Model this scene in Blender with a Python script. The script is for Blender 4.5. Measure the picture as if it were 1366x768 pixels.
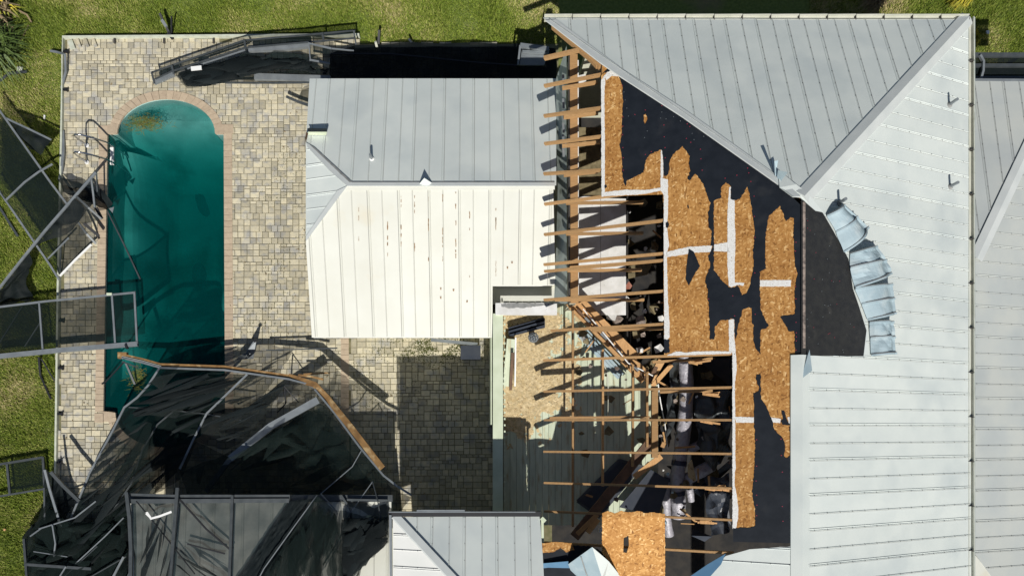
import bpy, bmesh, math, random
import numpy as np
from mathutils import Vector, noise
from mathutils.geometry import tessellate_polygon
random.seed(7); np.random.seed(7)
R = random.uniform
V = Vector
for o in list(bpy.data.objects): bpy.data.objects.remove(o)
S = bpy.context.scene
C = S.collection

# ---------------------------------------------------------------- camera: a survey drone looking straight down
H, F, CX, CY = 18.2, 910.0, 640.0, 575.0       # height above ground, focal length and nadir point in photo pixels
cam_d = bpy.data.cameras.new('camera'); cam = bpy.data.objects.new('camera', cam_d); C.objects.link(cam)
cam.location = (0, 0, H); cam.rotation_euler = (0, 0, 0)
cam_d.sensor_width = 36; cam_d.lens = F / 1366 * 36
cam_d.shift_x = (683 - CX) / 1366; cam_d.shift_y = (CY - 384) / 1366
cam_d.clip_end = 500; cam_d.clip_start = .1
S.camera = cam
# ---------------------------------------------------------------- sky, sun, exposure
ldir = V((-.08, .96, -1.0)).normalized()
w = bpy.data.worlds.new('World'); S.world = w; w.use_nodes = True
nt = w.node_tree; nt.nodes.clear()
bg = nt.nodes.new('ShaderNodeBackground'); sky = nt.nodes.new('ShaderNodeTexSky'); wo = nt.nodes.new('ShaderNodeOutputWorld')
sky.sky_type = 'NISHITA'; sky.sun_disc = False
sky.sun_elevation = math.asin(-ldir.z); sky.sun_rotation = math.atan2(-ldir.x, -ldir.y)
bg.inputs[1].default_value = .055
nt.links.new(sky.outputs[0], bg.inputs[0]); nt.links.new(bg.outputs[0], wo.inputs[0])
sd = bpy.data.lights.new('sun', 'SUN'); sd.energy = 5.3; sd.angle = math.radians(.5); sd.color = (1, .965, .90)
sun = bpy.data.objects.new('sun', sd); C.objects.link(sun); sun.location = (5, -40, 40)
sun.rotation_euler = ldir.to_track_quat('-Z', 'Y').to_euler()
S.view_settings.view_transform = 'Standard'; S.view_settings.look = 'None'
S.view_settings.exposure = -.15; S.view_settings.gamma = 1

# ---------------------------------------------------------------- coordinates
def P(px, py, z=0.0):
    k = (H - z) / F
    return V(((px - CX) * k, (CY - py) * k, z))
class Plane:                                   # z = c + ax*x + ay*y
    def __init__(s, c, ax, ay): s.c, s.ax, s.ay = c, ax, ay
    def __call__(s, px, py, lift=0):
        u, v = (px - CX) / F, (CY - py) / F
        c = s.c + lift
        z = (c + (s.ax * u + s.ay * v) * H) / (1 + s.ax * u + s.ay * v)
        return P(px, py, z)
    def n(s): return V((-s.ax, -s.ay, 1)).normalized()
def zz(ox, oy, s, pts): return [(ox + x / s, oy + y / s) for x, y in pts]

# ---------------------------------------------------------------- materials
def mat(name, c1, c2=None, scale=8.0, rough=.7, bump=0.0, metal=0.0, lo=.35, hi=.65, detail=6, c3=None, s3=1.0, l3=.55, h3=.7, spec=.5, stretch=None, per=0.0, bscale=None):
    m = bpy.data.materials.new(name); m.use_nodes = True
    t = m.node_tree; N = t.nodes; L = t.links
    b = N['Principled BSDF']; b.inputs['Roughness'].default_value = rough; b.inputs['Metallic'].default_value = metal
    b.inputs['Specular IOR Level'].default_value = spec
    tc = N.new('ShaderNodeTexCoord'); vec = tc.outputs['Object']
    if stretch:
        mp = N.new('ShaderNodeMapping'); mp.inputs['Scale'].default_value = stretch; L.new(vec, mp.inputs[0]); vec = mp.outputs[0]
    def ramp(sc, lo, hi, det=detail):
        n = N.new('ShaderNodeTexNoise'); n.inputs['Scale'].default_value = sc; n.inputs['Detail'].default_value = det
        L.new(vec, n.inputs['Vector'])
        r = N.new('ShaderNodeMapRange'); r.inputs[1].default_value = lo; r.inputs[2].default_value = hi
        L.new(n.outputs[0], r.inputs[0]); return r.outputs[0]
    def mix(fac, a, bb):
        x = N.new('ShaderNodeMix'); x.data_type = 'RGBA'
        if isinstance(fac, float): x.inputs[0].default_value = fac
        else: L.new(fac, x.inputs[0])
        for s_, v in ((x.inputs[6], a), (x.inputs[7], bb)):
            if isinstance(v, tuple): s_.default_value = (*v, 1)
            else: L.new(v, s_)
        return x.outputs[2]
    col = c1
    if c2: col = mix(ramp(scale, lo, hi), c1, c2)
    if c3: col = mix(ramp(s3, l3, h3), col, c3)
    if per:
        oi = N.new('ShaderNodeObjectInfo'); ge = N.new('ShaderNodeNewGeometry')
        ad = N.new('ShaderNodeMath'); ad.operation = 'ADD'; L.new(oi.outputs['Random'], ad.inputs[0]); L.new(ge.outputs['Random Per Island'], ad.inputs[1])
        fr = N.new('ShaderNodeMath'); fr.operation = 'FRACT'; L.new(ad.outputs[0], fr.inputs[0])
        mr = N.new('ShaderNodeMapRange'); mr.inputs[3].default_value = 1 - per; mr.inputs[4].default_value = 1 + per; L.new(fr.outputs[0], mr.inputs[0])
        hs = N.new('ShaderNodeHueSaturation'); L.new(mr.outputs[0], hs.inputs['Value'])
        if isinstance(col, tuple): hs.inputs['Color'].default_value = (*col, 1)
        else: L.new(col, hs.inputs['Color'])
        col = hs.outputs[0]
    if isinstance(col, tuple): b.inputs['Base Color'].default_value = (*col, 1)
    else: L.new(col, b.inputs['Base Color'])
    if bump:
        n = N.new('ShaderNodeTexNoise'); n.inputs['Scale'].default_value = bscale or scale * 2; n.inputs['Detail'].default_value = 5
        L.new(vec, n.inputs['Vector'])
        bp = N.new('ShaderNodeBump'); bp.inputs['Strength'].default_value = bump; bp.inputs['Distance'].default_value = .02
        L.new(n.outputs[0], bp.inputs['Height']); L.new(bp.outputs[0], b.inputs['Normal'])
    return m
M = {}
M['lawn'] = mat('lawn_soil', (.11, .15, .028), (.17, .21, .05), 14, .95, .4, c3=(.21, .18, .09), s3=.55, l3=.56, h3=.72)
M['metal'] = mat('white_roof_metal', (.655, .695, .665), (.60, .645, .625), 1.6, .40, c3=(.50, .55, .55), s3=.9, l3=.5, h3=.78, per=.035, bump=.16, bscale=1.5)
M['cream_metal'] = mat('cream_roof_metal', (.66, .665, .60), (.62, .62, .55), 1.2, .45, c3=(.62, .58, .46), s3=1.1, l3=.62, h3=.8, per=.03, bump=.13, bscale=1.5)
M['grey_metal'] = mat('grey_roof_metal', (.50, .52, .49), (.45, .48, .47), 1.5, .45, c3=(.40, .43, .43), s3=.8, l3=.5, h3=.75, per=.03)
M['seam'] = mat('dark_seam', (.2, .205, .2), (.28, .28, .27), 9, .8)
M['screw'] = mat('screw_head', (.06, .055, .05), rough=.6)
M['sunlit_metal'] = mat('sunlit_roof_metal', (.78, .78, .75), (.72, .73, .7), 1.4, .4, per=.03, bump=.12, bscale=1.5)  # roof metal made brighter: sunlight on the west slope put into its colour
M['cap'] = mat('ridge_cap_metal', (.61, .635, .62), (.55, .58, .57), 2.5, .4, bump=.08, bscale=2)
M['gutter'] = mat('gutter_paint', (.56, .56, .49), (.48, .49, .41), 4, .5)
M['rust'] = mat('rust', (.20, .10, .045), (.33, .22, .12), 30, .9)
M['peel'] = mat('peeled_metal', (.37, .465, .505), (.32, .415, .46), 3, .65, c3=(.45, .52, .54), s3=2, spec=.3)
M['felt'] = mat('black_underlayment', (.0085, .0115, .017), (.013, .0165, .023), 5, .6, .35, c3=(.028, .03, .034), s3=2.2, l3=.62, h3=.85, bscale=3, spec=.2)
M['felt_old'] = mat('dusty_underlayment', (.012, .0125, .014), (.021, .021, .0205), 7, .7, .2, c3=(.045, .042, .037), s3=3.5, l3=.62, h3=.8)
M['tape'] = mat('white_seam_tape', (.78, .78, .77), (.62, .6, .56), 40, .6, .3, c3=(.10, .07, .04), s3=34, l3=.66, h3=.70)
M['wood'] = mat('rafter_lumber', (.43, .255, .11), (.33, .19, .078), 5, .75, .2, stretch=(1, 14, 14), per=.16, c3=(.16, .09, .05), s3=3, l3=.62, h3=.8)
M['wood_y'] = mat('pale_lumber', (.54, .32, .14), (.44, .245, .10), 5, .75, .2, stretch=(9, 2, 9), per=.14)
M['wood_d'] = mat('dark_lumber', (.15, .085, .05), (.09, .055, .035), 6, .8, .2, per=.2)
M['drywall'] = mat('white_drywall', (.74, .74, .73), (.60, .59, .56), 4, .85, c3=(.09, .06, .035), s3=45, l3=.68, h3=.72)
M['insul'] = mat('attic_insulation', (.22, .18, .10), (.13, .105, .055), 9, .95, .6)
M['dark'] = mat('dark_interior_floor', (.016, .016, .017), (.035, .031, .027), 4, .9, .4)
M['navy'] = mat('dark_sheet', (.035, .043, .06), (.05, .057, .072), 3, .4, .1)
M['duct'] = mat('duct_foil', (.42, .41, .45), (.32, .31, .345), 14, .45, 1.0, metal=.12, bscale=17)
M['duct_band'] = mat('duct_band', (.03, .035, .06), rough=.5)
M['board'] = mat('pale_green_board', (.60, .655, .50), (.50, .56, .42), 2.2, .7, .1, stretch=(5, 1, 1), per=.05, c3=(.42, .37, .22), s3=2.4, l3=.56, h3=.75)
M['sand'] = mat('tan_board_dust', (.62, .50, .30), (.50, .38, .2), 9, .95, .5, per=.2, c3=(.24, .13, .05), s3=16, l3=.62, h3=.7)
M['beam'] = mat('cream_green_beam', (.60, .66, .50), (.52, .58, .42), 3, .65)
M['flash'] = mat('grey_flashing', (.36, .41, .38), (.30, .35, .33), 3, .5, c3=(.2, .23, .2), s3=5)
M['wall'] = mat('stucco_wall', (.55, .56, .45), (.5, .5, .4), 12, .9, .3)
M['white'] = mat('white_paint', (.8, .8, .78), rough=.5)
M['alu'] = mat('bronze_aluminium', (.085, .095, .10), (.06, .07, .075), 6, .42, metal=.25, per=.1)
M['alu_l'] = mat('grey_aluminium', (.24, .265, .28), (.19, .21, .225), 5, .4, metal=.25)
M['black'] = mat('black_plastic', (.012, .013, .016), rough=.5)
M['chrome'] = mat('chrome_rail', (.55, .56, .6), rough=.18, metal=1)
M['brown'] = mat('bare_brown_beam', (.30, .17, .06), (.17, .09, .03), 4, .8, .2, c3=(.45, .32, .16), s3=5)
M['paver'] = mat('concrete_paver', (.53, .475, .335), (.44, .405, .305), 12, .9, .35, per=.24, c3=(.345, .335, .30), s3=3.2, l3=.5, h3=.66)
M['joint'] = mat('paver_joint', (.21, .185, .11), (.13, .13, .06), 6, 1, .3)
M['coping'] = mat('coping_brick', (.48, .385, .275), (.42, .33, .235), 10, .85, .25, per=.07)
M['curb'] = mat('pale_curb', (.55, .58, .48), (.45, .47, .38), 9, .9)
M['plaster'] = mat('pool_plaster', (.50, .72, .68), (.36, .60, .57), 1.2, .8, c3=(.10, .22, .18), s3=.7, l3=.48, h3=.68)
M['moss'] = mat('moss', (.075, .085, .012), (.05, .06, .012), 20, 1)
M['weed'] = mat('floating_weed', (.16, .14, .03), (.09, .13, .02), 10, .9, per=.5)
M['leaf'] = mat('strap_leaf', (.10, .15, .03), (.06, .10, .02), 6, .6, per=.3)
M['yellow'] = mat('yellow_foliage', (.45, .36, .03), (.22, .25, .03), 6, .7, per=.4)
M['dry'] = mat('dry_frond', (.30, .23, .13), (.2, .15, .08), 8, .9, per=.3)
M['pink'] = mat('pink_debris', (.40, .14, .09), (.3, .2, .16), 12, .8)
M['rubble'] = mat('rubble', (.32, .26, .22), (.12, .10, .09), 12, .9, .4)
M['blue'] = mat('blue_backed_metal', (.07, .16, .27), (.09, .2, .32), 3, .35)
M['red'] = mat('red_nail_cap', (.34, .03, .06), rough=.5)

def osb_mat(name, s, k):
    m = bpy.data.materials.new(name); m.use_nodes = True; t = m.node_tree; N = t.nodes; L = t.links
    b = N['Principled BSDF']; b.inputs['Roughness'].default_value = .75; b.inputs['Specular IOR Level'].default_value = .25
    tc = N.new('ShaderNodeTexCoord'); cols = []
    for i, a in enumerate((.5, 1.55, 2.7)):
        mp = N.new('ShaderNodeMapping'); mp.vector_type = 'TEXTURE'; mp.inputs['Rotation'].default_value = (0, 0, a); mp.inputs['Scale'].default_value = (1 / (s * .3), 1 / s, 1 / s)
        mp.inputs['Location'].default_value = (i * 3.3, i * 1.7, 0)
        v = N.new('ShaderNodeTexVoronoi'); v.inputs['Scale'].default_value = 1; L.new(tc.outputs['Object'], mp.inputs[0]); L.new(mp.outputs[0], v.inputs['Vector'])
        sp = N.new('ShaderNodeSeparateColor'); L.new(v.outputs['Color'], sp.inputs[0]); cols.append(sp.outputs[0])
    def mixf(f, a, bb):
        x = N.new('ShaderNodeMix'); L.new(f, x.inputs[0]); L.new(a, x.inputs[2]); L.new(bb, x.inputs[3]); return x.outputs[0]
    def rnd(sc, lo, hi):
        n = N.new('ShaderNodeTexNoise'); n.inputs['Scale'].default_value = sc; n.inputs['Detail'].default_value = 2; L.new(tc.outputs['Object'], n.inputs[0])
        r = N.new('ShaderNodeMapRange'); r.inputs[1].default_value = lo; r.inputs[2].default_value = hi; L.new(n.outputs[0], r.inputs[0]); return r.outputs[0]
    f = mixf(rnd(9, .45, .55), cols[0], cols[1]); f = mixf(rnd(13, .5, .6), f, cols[2])
    cr = N.new('ShaderNodeValToRGB'); e = cr.color_ramp.elements
    e[0].position = 0; e[0].color = (.20 * k, .088 * k, .024 * k, 1); e[1].position = 1; e[1].color = (.68 * k, .46 * k, .22 * k, 1)
    for p, c in ((.22, (.36, .172, .046)), (.7, (.44, .228, .072)), (.88, (.54, .31, .11))):
        x = e.new(p); x.color = (c[0] * k, c[1] * k, c[2] * k, 1)
    L.new(f, cr.inputs[0])
    big = rnd(2.2, .3, .75); mx = N.new('ShaderNodeMix'); mx.data_type = 'RGBA'; mx.blend_type = 'MULTIPLY'; mx.inputs[7].default_value = (.78, .72, .66, 1)
    L.new(big, mx.inputs[0]); L.new(cr.outputs[0], mx.inputs[6]); L.new(mx.outputs[2], b.inputs['Base Color'])
    bp = N.new('ShaderNodeBump'); bp.inputs['Strength'].default_value = .35; bp.inputs['Distance'].default_value = .01; L.new(f, bp.inputs['Height']); L.new(bp.outputs[0], b.inputs['Normal'])
    return m
M['osb'] = osb_mat('osb_board', 34, 1.1)
M['osb_new'] = osb_mat('osb_board_pale', 30, 1.28)

def screen_mat(name, opacity, col, gloss=.0):
    m = bpy.data.materials.new(name); m.use_nodes = True; t = m.node_tree; N = t.nodes; L = t.links
    N.clear(); out = N.new('ShaderNodeOutputMaterial'); tr = N.new('ShaderNodeBsdfTransparent'); pb = N.new('ShaderNodeBsdfPrincipled')
    pb.inputs['Base Color'].default_value = (*col, 1); pb.inputs['Roughness'].default_value = .7; pb.inputs['Specular IOR Level'].default_value = gloss
    ge = N.new('ShaderNodeNewGeometry'); hs = N.new('ShaderNodeMapRange'); hs.inputs[3].default_value = .7; hs.inputs[4].default_value = 1.35; L.new(ge.outputs['Random Per Island'], hs.inputs[0])
    cm = N.new('ShaderNodeMix'); cm.data_type = 'RGBA'; cm.blend_type = 'MULTIPLY'; cm.inputs[0].default_value = 1; cm.inputs[6].default_value = (*col, 1); L.new(hs.outputs[0], cm.inputs[7]); L.new(cm.outputs[2], pb.inputs['Base Color'])
    mx = N.new('ShaderNodeMixShader')
    tc = N.new('ShaderNodeTexCoord'); n = N.new('ShaderNodeTexNoise'); n.inputs['Scale'].default_value = 2.5; n.inputs['Detail'].default_value = 4
    L.new(tc.outputs['Object'], n.inputs[0])
    r = N.new('ShaderNodeMapRange'); r.inputs[1].default_value = .3; r.inputs[2].default_value = .7; r.inputs[3].default_value = max(0, opacity - .10); r.inputs[4].default_value = min(1, opacity + .10)
    L.new(n.outputs[0], r.inputs[0]); L.new(r.outputs[0], mx.inputs[0]); L.new(tr.outputs[0], mx.inputs[1]); L.new(pb.outputs[0], mx.inputs[2]); L.new(mx.outputs[0], out.inputs[0])
    return m
M['screen'] = screen_mat('insect_screen', .58, (.0075, .0135, .0125), .08)
M['screen_thin'] = screen_mat('insect_screen_thin', .58, (.012, .017, .016), .2)
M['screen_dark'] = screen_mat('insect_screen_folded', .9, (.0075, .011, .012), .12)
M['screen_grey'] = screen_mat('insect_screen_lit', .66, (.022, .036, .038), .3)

def water_mat():
    m = bpy.data.materials.new('murky_pool_water'); m.use_nodes = True; t = m.node_tree; N = t.nodes; L = t.links
    N.clear(); out = N.new('ShaderNodeOutputMaterial'); tr = N.new('ShaderNodeBsdfTransparent'); df = N.new('ShaderNodeBsdfDiffuse'); gl = N.new('ShaderNodeBsdfGlossy'); va = N.new('ShaderNodeVolumeAbsorption')
    df.inputs[0].default_value = (.0, .066, .064, 1); gl.inputs['Roughness'].default_value = .06
    tc = N.new('ShaderNodeTexCoord'); n = N.new('ShaderNodeTexNoise'); n.inputs['Scale'].default_value = .7; n.inputs['Detail'].default_value = 3; L.new(tc.outputs['Object'], n.inputs[0])
    r = N.new('ShaderNodeMapRange'); r.inputs[1].default_value = .3; r.inputs[2].default_value = .7; r.inputs[3].default_value = .3; r.inputs[4].default_value = .5; L.new(n.outputs[0], r.inputs[0])
    m1 = N.new('ShaderNodeMixShader'); L.new(r.outputs[0], m1.inputs[0]); L.new(tr.outputs[0], m1.inputs[1]); L.new(df.outputs[0], m1.inputs[2])
    fr = N.new('ShaderNodeFresnel'); fr.inputs[0].default_value = 1.2
    m2 = N.new('ShaderNodeMixShader'); L.new(fr.outputs[0], m2.inputs[0]); L.new(m1.outputs[0], m2.inputs[1]); L.new(gl.outputs[0], m2.inputs[2]); L.new(m2.outputs[0], out.inputs[0])
    n2 = N.new('ShaderNodeTexNoise'); n2.inputs['Scale'].default_value = 5; L.new(tc.outputs['Object'], n2.inputs[0])
    bp = N.new('ShaderNodeBump'); bp.inputs['Strength'].default_value = .06; bp.inputs['Distance'].default_value = .02; L.new(n2.outputs[0], bp.inputs['Height']); L.new(bp.outputs[0], gl.inputs['Normal'])
    va.inputs[0].default_value = (.02, .66, .645, 1); va.inputs[1].default_value = 1.25; L.new(va.outputs[0], out.inputs[1])
    return m
M['water'] = water_mat()

def grass_mat():
    m = bpy.data.materials.new('grass_blade'); m.use_nodes = True; t = m.node_tree; N = t.nodes; L = t.links
    b = N['Principled BSDF']; b.inputs['Roughness'].default_value = .65; b.inputs['Specular IOR Level'].default_value = .25
    ge = N.new('ShaderNodeNewGeometry'); cr = N.new('ShaderNodeValToRGB'); e = cr.color_ramp.elements
    e[0].color = (.095, .145, .014, 1); e[1].color = (.56, .47, .24, 1); e[1].position = 1
    x = e.new(.45); x.color = (.205, .27, .032, 1); x = e.new(.78); x.color = (.35, .35, .10, 1)
    n = N.new('ShaderNodeTexNoise'); n.inputs['Scale'].default_value = .5; n.inputs['Detail'].default_value = 5; L.new(ge.outputs['Position'], n.inputs[0])
    r = N.new('ShaderNodeMapRange'); r.inputs[1].default_value = .42; r.inputs[2].default_value = .72; r.inputs[3].default_value = -.12; r.inputs[4].default_value = .62; L.new(n.outputs[0], r.inputs[0])
    ad = N.new('ShaderNodeMath'); ad.operation = 'MULTIPLY_ADD'; ad.inputs[1].default_value = .75; L.new(ge.outputs['Random Per Island'], ad.inputs[0]); L.new(r.outputs[0], ad.inputs[2])
    L.new(ad.outputs[0], cr.inputs[0]); L.new(cr.outputs[0], b.inputs['Base Color'])
    return m
M['grass'] = grass_mat()

# ---------------------------------------------------------------- object helpers
WL = {}
def thing(name, label, cat, loc, group=None):
    o = bpy.data.objects.new(name, None); C.objects.link(o); o.location = loc; o.empty_display_size = .2
    o['label'] = label; o['category'] = cat
    if group: o['group'] = group
    WL[o.name] = V(loc); return o
class MB:
    def __init__(s): s.v = []; s.f = []; s.mi = []
    def add(s, vs, fs, mi=0):
        b = len(s.v); s.v += [V(v) for v in vs]; s.f += [tuple(i + b for i in f) for f in fs]; s.mi += [mi] * len(fs); return s
    def bar(s, a, b, w, h, up=V((0, 0, 1)), mi=0):
        a, b = V(a), V(b); d = (b - a)
        if d.length < 1e-6: return s
        d.normalize(); u = V(up)
        if abs(d.dot(u)) > .98: u = V((0, 1, 0))
        sd = d.cross(u).normalized(); u = sd.cross(d).normalized()
        vs = [p + sd * (x * w / 2) + u * (y * h / 2) for p in (a, b) for x, y in ((-1, -1), (1, -1), (1, 1), (-1, 1))]
        return s.add(vs, [(0, 1, 2, 3), (7, 6, 5, 4), (0, 4, 5, 1), (1, 5, 6, 2), (2, 6, 7, 3), (3, 7, 4, 0)], mi)
    def path(s, pts, w, h, up=V((0, 0, 1)), mi=0):
        pts = [V(p) for p in pts]; n = len(pts); rings = []
        for i, p in enumerate(pts):
            d = (pts[min(i + 1, n - 1)] - pts[max(i - 1, 0)]).normalized()
            sd = d.cross(V(up)).normalized(); u = sd.cross(d).normalized()
            rings += [p + sd * (x * w / 2) + u * (y * h / 2) for x, y in ((-1, -1), (1, -1), (1, 1), (-1, 1))]
        fs = [(0, 1, 2, 3), tuple(4 * (n - 1) + k for k in (3, 2, 1, 0))]
        for i in range(n - 1):
            for k in range(4): fs.append((4 * i + k, 4 * i + 4 + k, 4 * i + 4 + (k + 1) % 4, 4 * i + (k + 1) % 4))
        return s.add(rings, fs, mi)
    def tube(s, pts, r, n=10, mi=0):
        pts = [V(p) for p in pts]; m = len(pts); rings = []
        ref = V((.13, .21, .97))
        for i, p in enumerate(pts):
            d = (pts[min(i + 1, m - 1)] - pts[max(i - 1, 0)]).normalized()
            a = d.cross(ref)
            if a.length < .05: a = d.cross(V((1, 0, 0)))
            a.normalize(); b = d.cross(a).normalized()
            rr = r[i] if isinstance(r, (list, tuple)) else r
            rings += [p + a * (rr * math.cos(2 * math.pi * k / n)) + b * (rr * math.sin(2 * math.pi * k / n)) for k in range(n)]
        fs = [tuple(range(n))[::-1], tuple((m - 1) * n + k for k in range(n))]
        for i in range(m - 1):
            for k in range(n): fs.append((i * n + k, i * n + (k + 1) % n, (i + 1) * n + (k + 1) % n, (i + 1) * n + k))
        return s.add(rings, fs, mi)
    def box(s, lo, hi, mi=0):
        x0, y0, z0 = lo; x1, y1, z1 = hi
        return s.add([(x0, y0, z0), (x1, y0, z0), (x1, y1, z0), (x0, y1, z0), (x0, y0, z1), (x1, y0, z1), (x1, y1, z1), (x0, y1, z1)],
                     [(3, 2, 1, 0), (4, 5, 6, 7), (0, 1, 5, 4), (1, 2, 6, 5), (2, 3, 7, 6), (3, 0, 4, 7)], mi)
    def plate(s, pts, th, nrm=V((0, 0, 1)), mi=0, holes=()):
        pts = [V(p) for p in pts]; loops = [pts] + [[V(q) for q in h] for h in holes]
        tri = tessellate_polygon(loops); allp = [p for l in loops for p in l]; n = len(allp)
        vs = allp + [p - nrm * th for p in allp]; fs = []
        for t in tri:
            a, b, c = (allp[i] for i in t)
            t = tuple(t)
            if (b - a).cross(c - a).dot(nrm) < 0: t = t[::-1]
            fs.append(t); fs.append(tuple(i + n for i in t[::-1]))
        k = 0
        for l in loops:
            m = len(l)
            for i in range(m):
                a, b = k + i, k + (i + 1) % m; fs.append((a, b, b + n, a + n))
            k += m
        return s.add(vs, fs, mi)
    def mesh(s, name, mats, off=V((0, 0, 0))):
        me = bpy.data.meshes.new(name); me.from_pydata([tuple(v - off) for v in s.v], [], s.f)
        for m in (mats if isinstance(mats, (list, tuple)) else [mats]): me.materials.append(M[m])
        if any(s.mi): me.polygons.foreach_set('material_index', s.mi)
        me.update(); return me
def fixn(me):
    bm = bmesh.new(); bm.from_mesh(me); bmesh.ops.recalc_face_normals(bm, faces=bm.faces); bm.to_mesh(me); bm.free()
def obj(name, mb, mats, parent=None, smooth=False, label=None):
    if parent is None:
        n = len(mb.v); c = sum(mb.v, V((0, 0, 0))) / n; off = V((c.x, c.y, min(v.z for v in mb.v)))
    else: off = WL[parent.name]
    me = mb.mesh(name, mats, off); fixn(me)
    o = bpy.data.objects.new(name, me); C.objects.link(o); WL[o.name] = V(off)
    if parent is None: o.location = off
    else: o.parent = parent
    if smooth: me.polygons.foreach_set('use_smooth', [True] * len(me.polygons))
    if label: o['label'] = label
    return o
def tag(o, label, cat, group=None):
    o['label'] = label; o['category'] = cat
    if group: o['group'] = group
    return o
def kind(o, k): o['kind'] = k; return o
def clip(poly, u, a, b):                      # part of polygon with a <= p.u <= b
    for sgn, lim in ((1, a), (-1, -b)):
        out = []
        for i, p in enumerate(poly):
            q = poly[(i + 1) % len(poly)]; dp, dq = sgn * p.dot(u) - lim, sgn * q.dot(u) - lim
            if dp >= 0: out.append(p)
            if dp * dq < 0: out.append(p.lerp(q, dp / (dp - dq)))
        poly = out
        if len(poly) < 3: return []
    res = []
    for p in poly:
        if not res or (p - res[-1]).length > 1e-4: res.append(p)
    return res if len(res) > 2 else []
def cuts(poly, u, v, t):                      # intervals along v where the line p.u = t is inside
    xs = []
    for i, p in enumerate(poly):
        q = poly[(i + 1) % len(poly)]; a, b = p.dot(u) - t, q.dot(u) - t
        if (a < 0) != (b < 0): xs.append(p.lerp(q, a / (a - b)))
    xs.sort(key=lambda p: p.dot(v)); return list(zip(xs[::2], xs[1::2]))
PITCH = .34
def roof_face(poly, v, parent, m='metal', phase=0.0, screws=True, seam_scale=1.0, name='roof_panel', inset=0.02):
    """metal sheets two pitches wide, each with a lapped double rib and a centre crimp"""
    n = (poly[1] - poly[0]).cross(poly[2] - poly[1])
    n = sum(((poly[i]).cross(poly[(i + 1) % len(poly)]) for i in range(len(poly))), V((0, 0, 0))).normalized()
    if n.z < 0: n = -n
    v = (v - n * v.dot(n)).normalized(); u = v.cross(n).normalized()
    us = [p.dot(u) for p in poly]; k0 = math.floor((min(us) - phase) / (2 * PITCH)); k1 = math.ceil((max(us) - phase) / (2 * PITCH))
    for k in range(k0, k1):
        a = phase + k * 2 * PITCH; st = clip(poly, u, a + .003, a + 2 * PITCH - .003)
        if not st or max(p.dot(u) for p in st) - min(p.dot(u) for p in st) < .02: continue
        mb = MB(); lift = n * R(0, .004); mb.plate([p + lift for p in st], .012, n)
        for t, dbl in ((a + .012, 1), (a + PITCH, 0)):
            for off in ((0, .035) if dbl else (0,)):
                for p, q in cuts(poly, u, v, t + off):
                    if (q - p).length < .12: continue
                    p2 = p + v * inset; q2 = q - v * inset; hh = .012
                    vs = [x + lift + u * du + n * hz for x in (p2, q2) for du, hz in ((-.012, .0005), (0, hh), (.012, .0005))]
                    mb.add(vs, [(0, 1, 4, 3), (1, 2, 5, 4), (0, 2, 1), (3, 4, 5)])
                    if off == 0:                       # thin dark line beside the rib
                        mb.bar(p2 + u * -.016 + n * .002 + lift, q2 + u * -.016 + n * .002 + lift, .0055 * seam_scale, .003, n, 1)
                        if screws:
                            L = (q2 - p2).length; s = .2
                            while s < L - .05:
                                c = p2 + v * s + n * .016; mb.box(c - V((.006, .006, .006)), c + V((.006, .006, .003)), 2); s += .345
        obj(name, mb, [m, 'seam', 'screw'], parent)
def quad_sheet(c, nu, nv, amp=.04, freq=3.0, fold=0.0, ffreq=9.0, seed=0, sag=0.0):
    """wrinkled sheet between four corners (p00, p10, p11, p01)"""
    p00, p10, p11, p01 = [V(x) for x in c]; n = (p10 - p00).cross(p01 - p00).normalized()
    if n.z < 0: n = -n
    mb = MB(); vs = []
    for j in range(nv + 1):
        for i in range(nu + 1):
            a, b = i / nu, j / nv; p = (p00 * (1 - a) + p10 * a) * (1 - b) + (p01 * (1 - a) + p11 * a) * b
            d = noise.noise(p * freq + V((seed, 0, 0))) * amp + fold * math.sin(ffreq * (a + .35 * b + .3 * noise.noise(p * 1.3 + V((seed, 5, 0)))))
            d -= sag * math.sin(math.pi * a) * math.sin(math.pi * b)
            vs.append(p + n * d)
    W = nu + 1
    mb.add(vs, [(j * W + i, j * W + i + 1, (j + 1) * W + i + 1, (j + 1) * W + i) for j in range(nv) for i in range(nu)])
    return mb
def poly_sheet(pts, cutn=2, amp=.05, freq=3.0, seed=0, pleat=0.0):
    """crumpled sheet filling an outline of 3D points"""
    bm = bmesh.new(); vs = [bm.verts.new(p) for p in pts]
    for t in tessellate_polygon([[V(p) for p in pts]]):
        try: bm.faces.new([vs[i] for i in t])
        except ValueError: pass
    for _ in range(cutn): bmesh.ops.subdivide_edges(bm, edges=[e for e in bm.edges if e.calc_length() > .09], cuts=1, use_grid_fill=True)
    bmesh.ops.triangulate(bm, faces=bm.faces)
    for v in bm.verts:
        q = v.co * freq + V((seed, seed * .7, 0)); v.co += V((noise.noise(q), noise.noise(q + V((9, 0, 0))), noise.noise(q + V((0, 9, 0))) * 1.6)) * amp
        if pleat:
            a = noise.noise(q * .22) * 3.0; c_ = (v.co.x * math.cos(a) + v.co.y * math.sin(a)) * 5 + noise.noise(q * .6) * 2.2
            v.co.z += pleat * (1 - 2 * abs(noise.noise(V((c_, seed, 0))))) + pleat * .6 * abs(noise.noise(q * 1.7 + V((0, 0, 7))))
        if v.co.z < .13: v.co.z = .13
    mb = MB(); bm.verts.index_update(); mb.add([v.co.copy() for v in bm.verts], [tuple(v.index for v in f.verts) for f in bm.faces]); bm.free(); return mb

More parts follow.
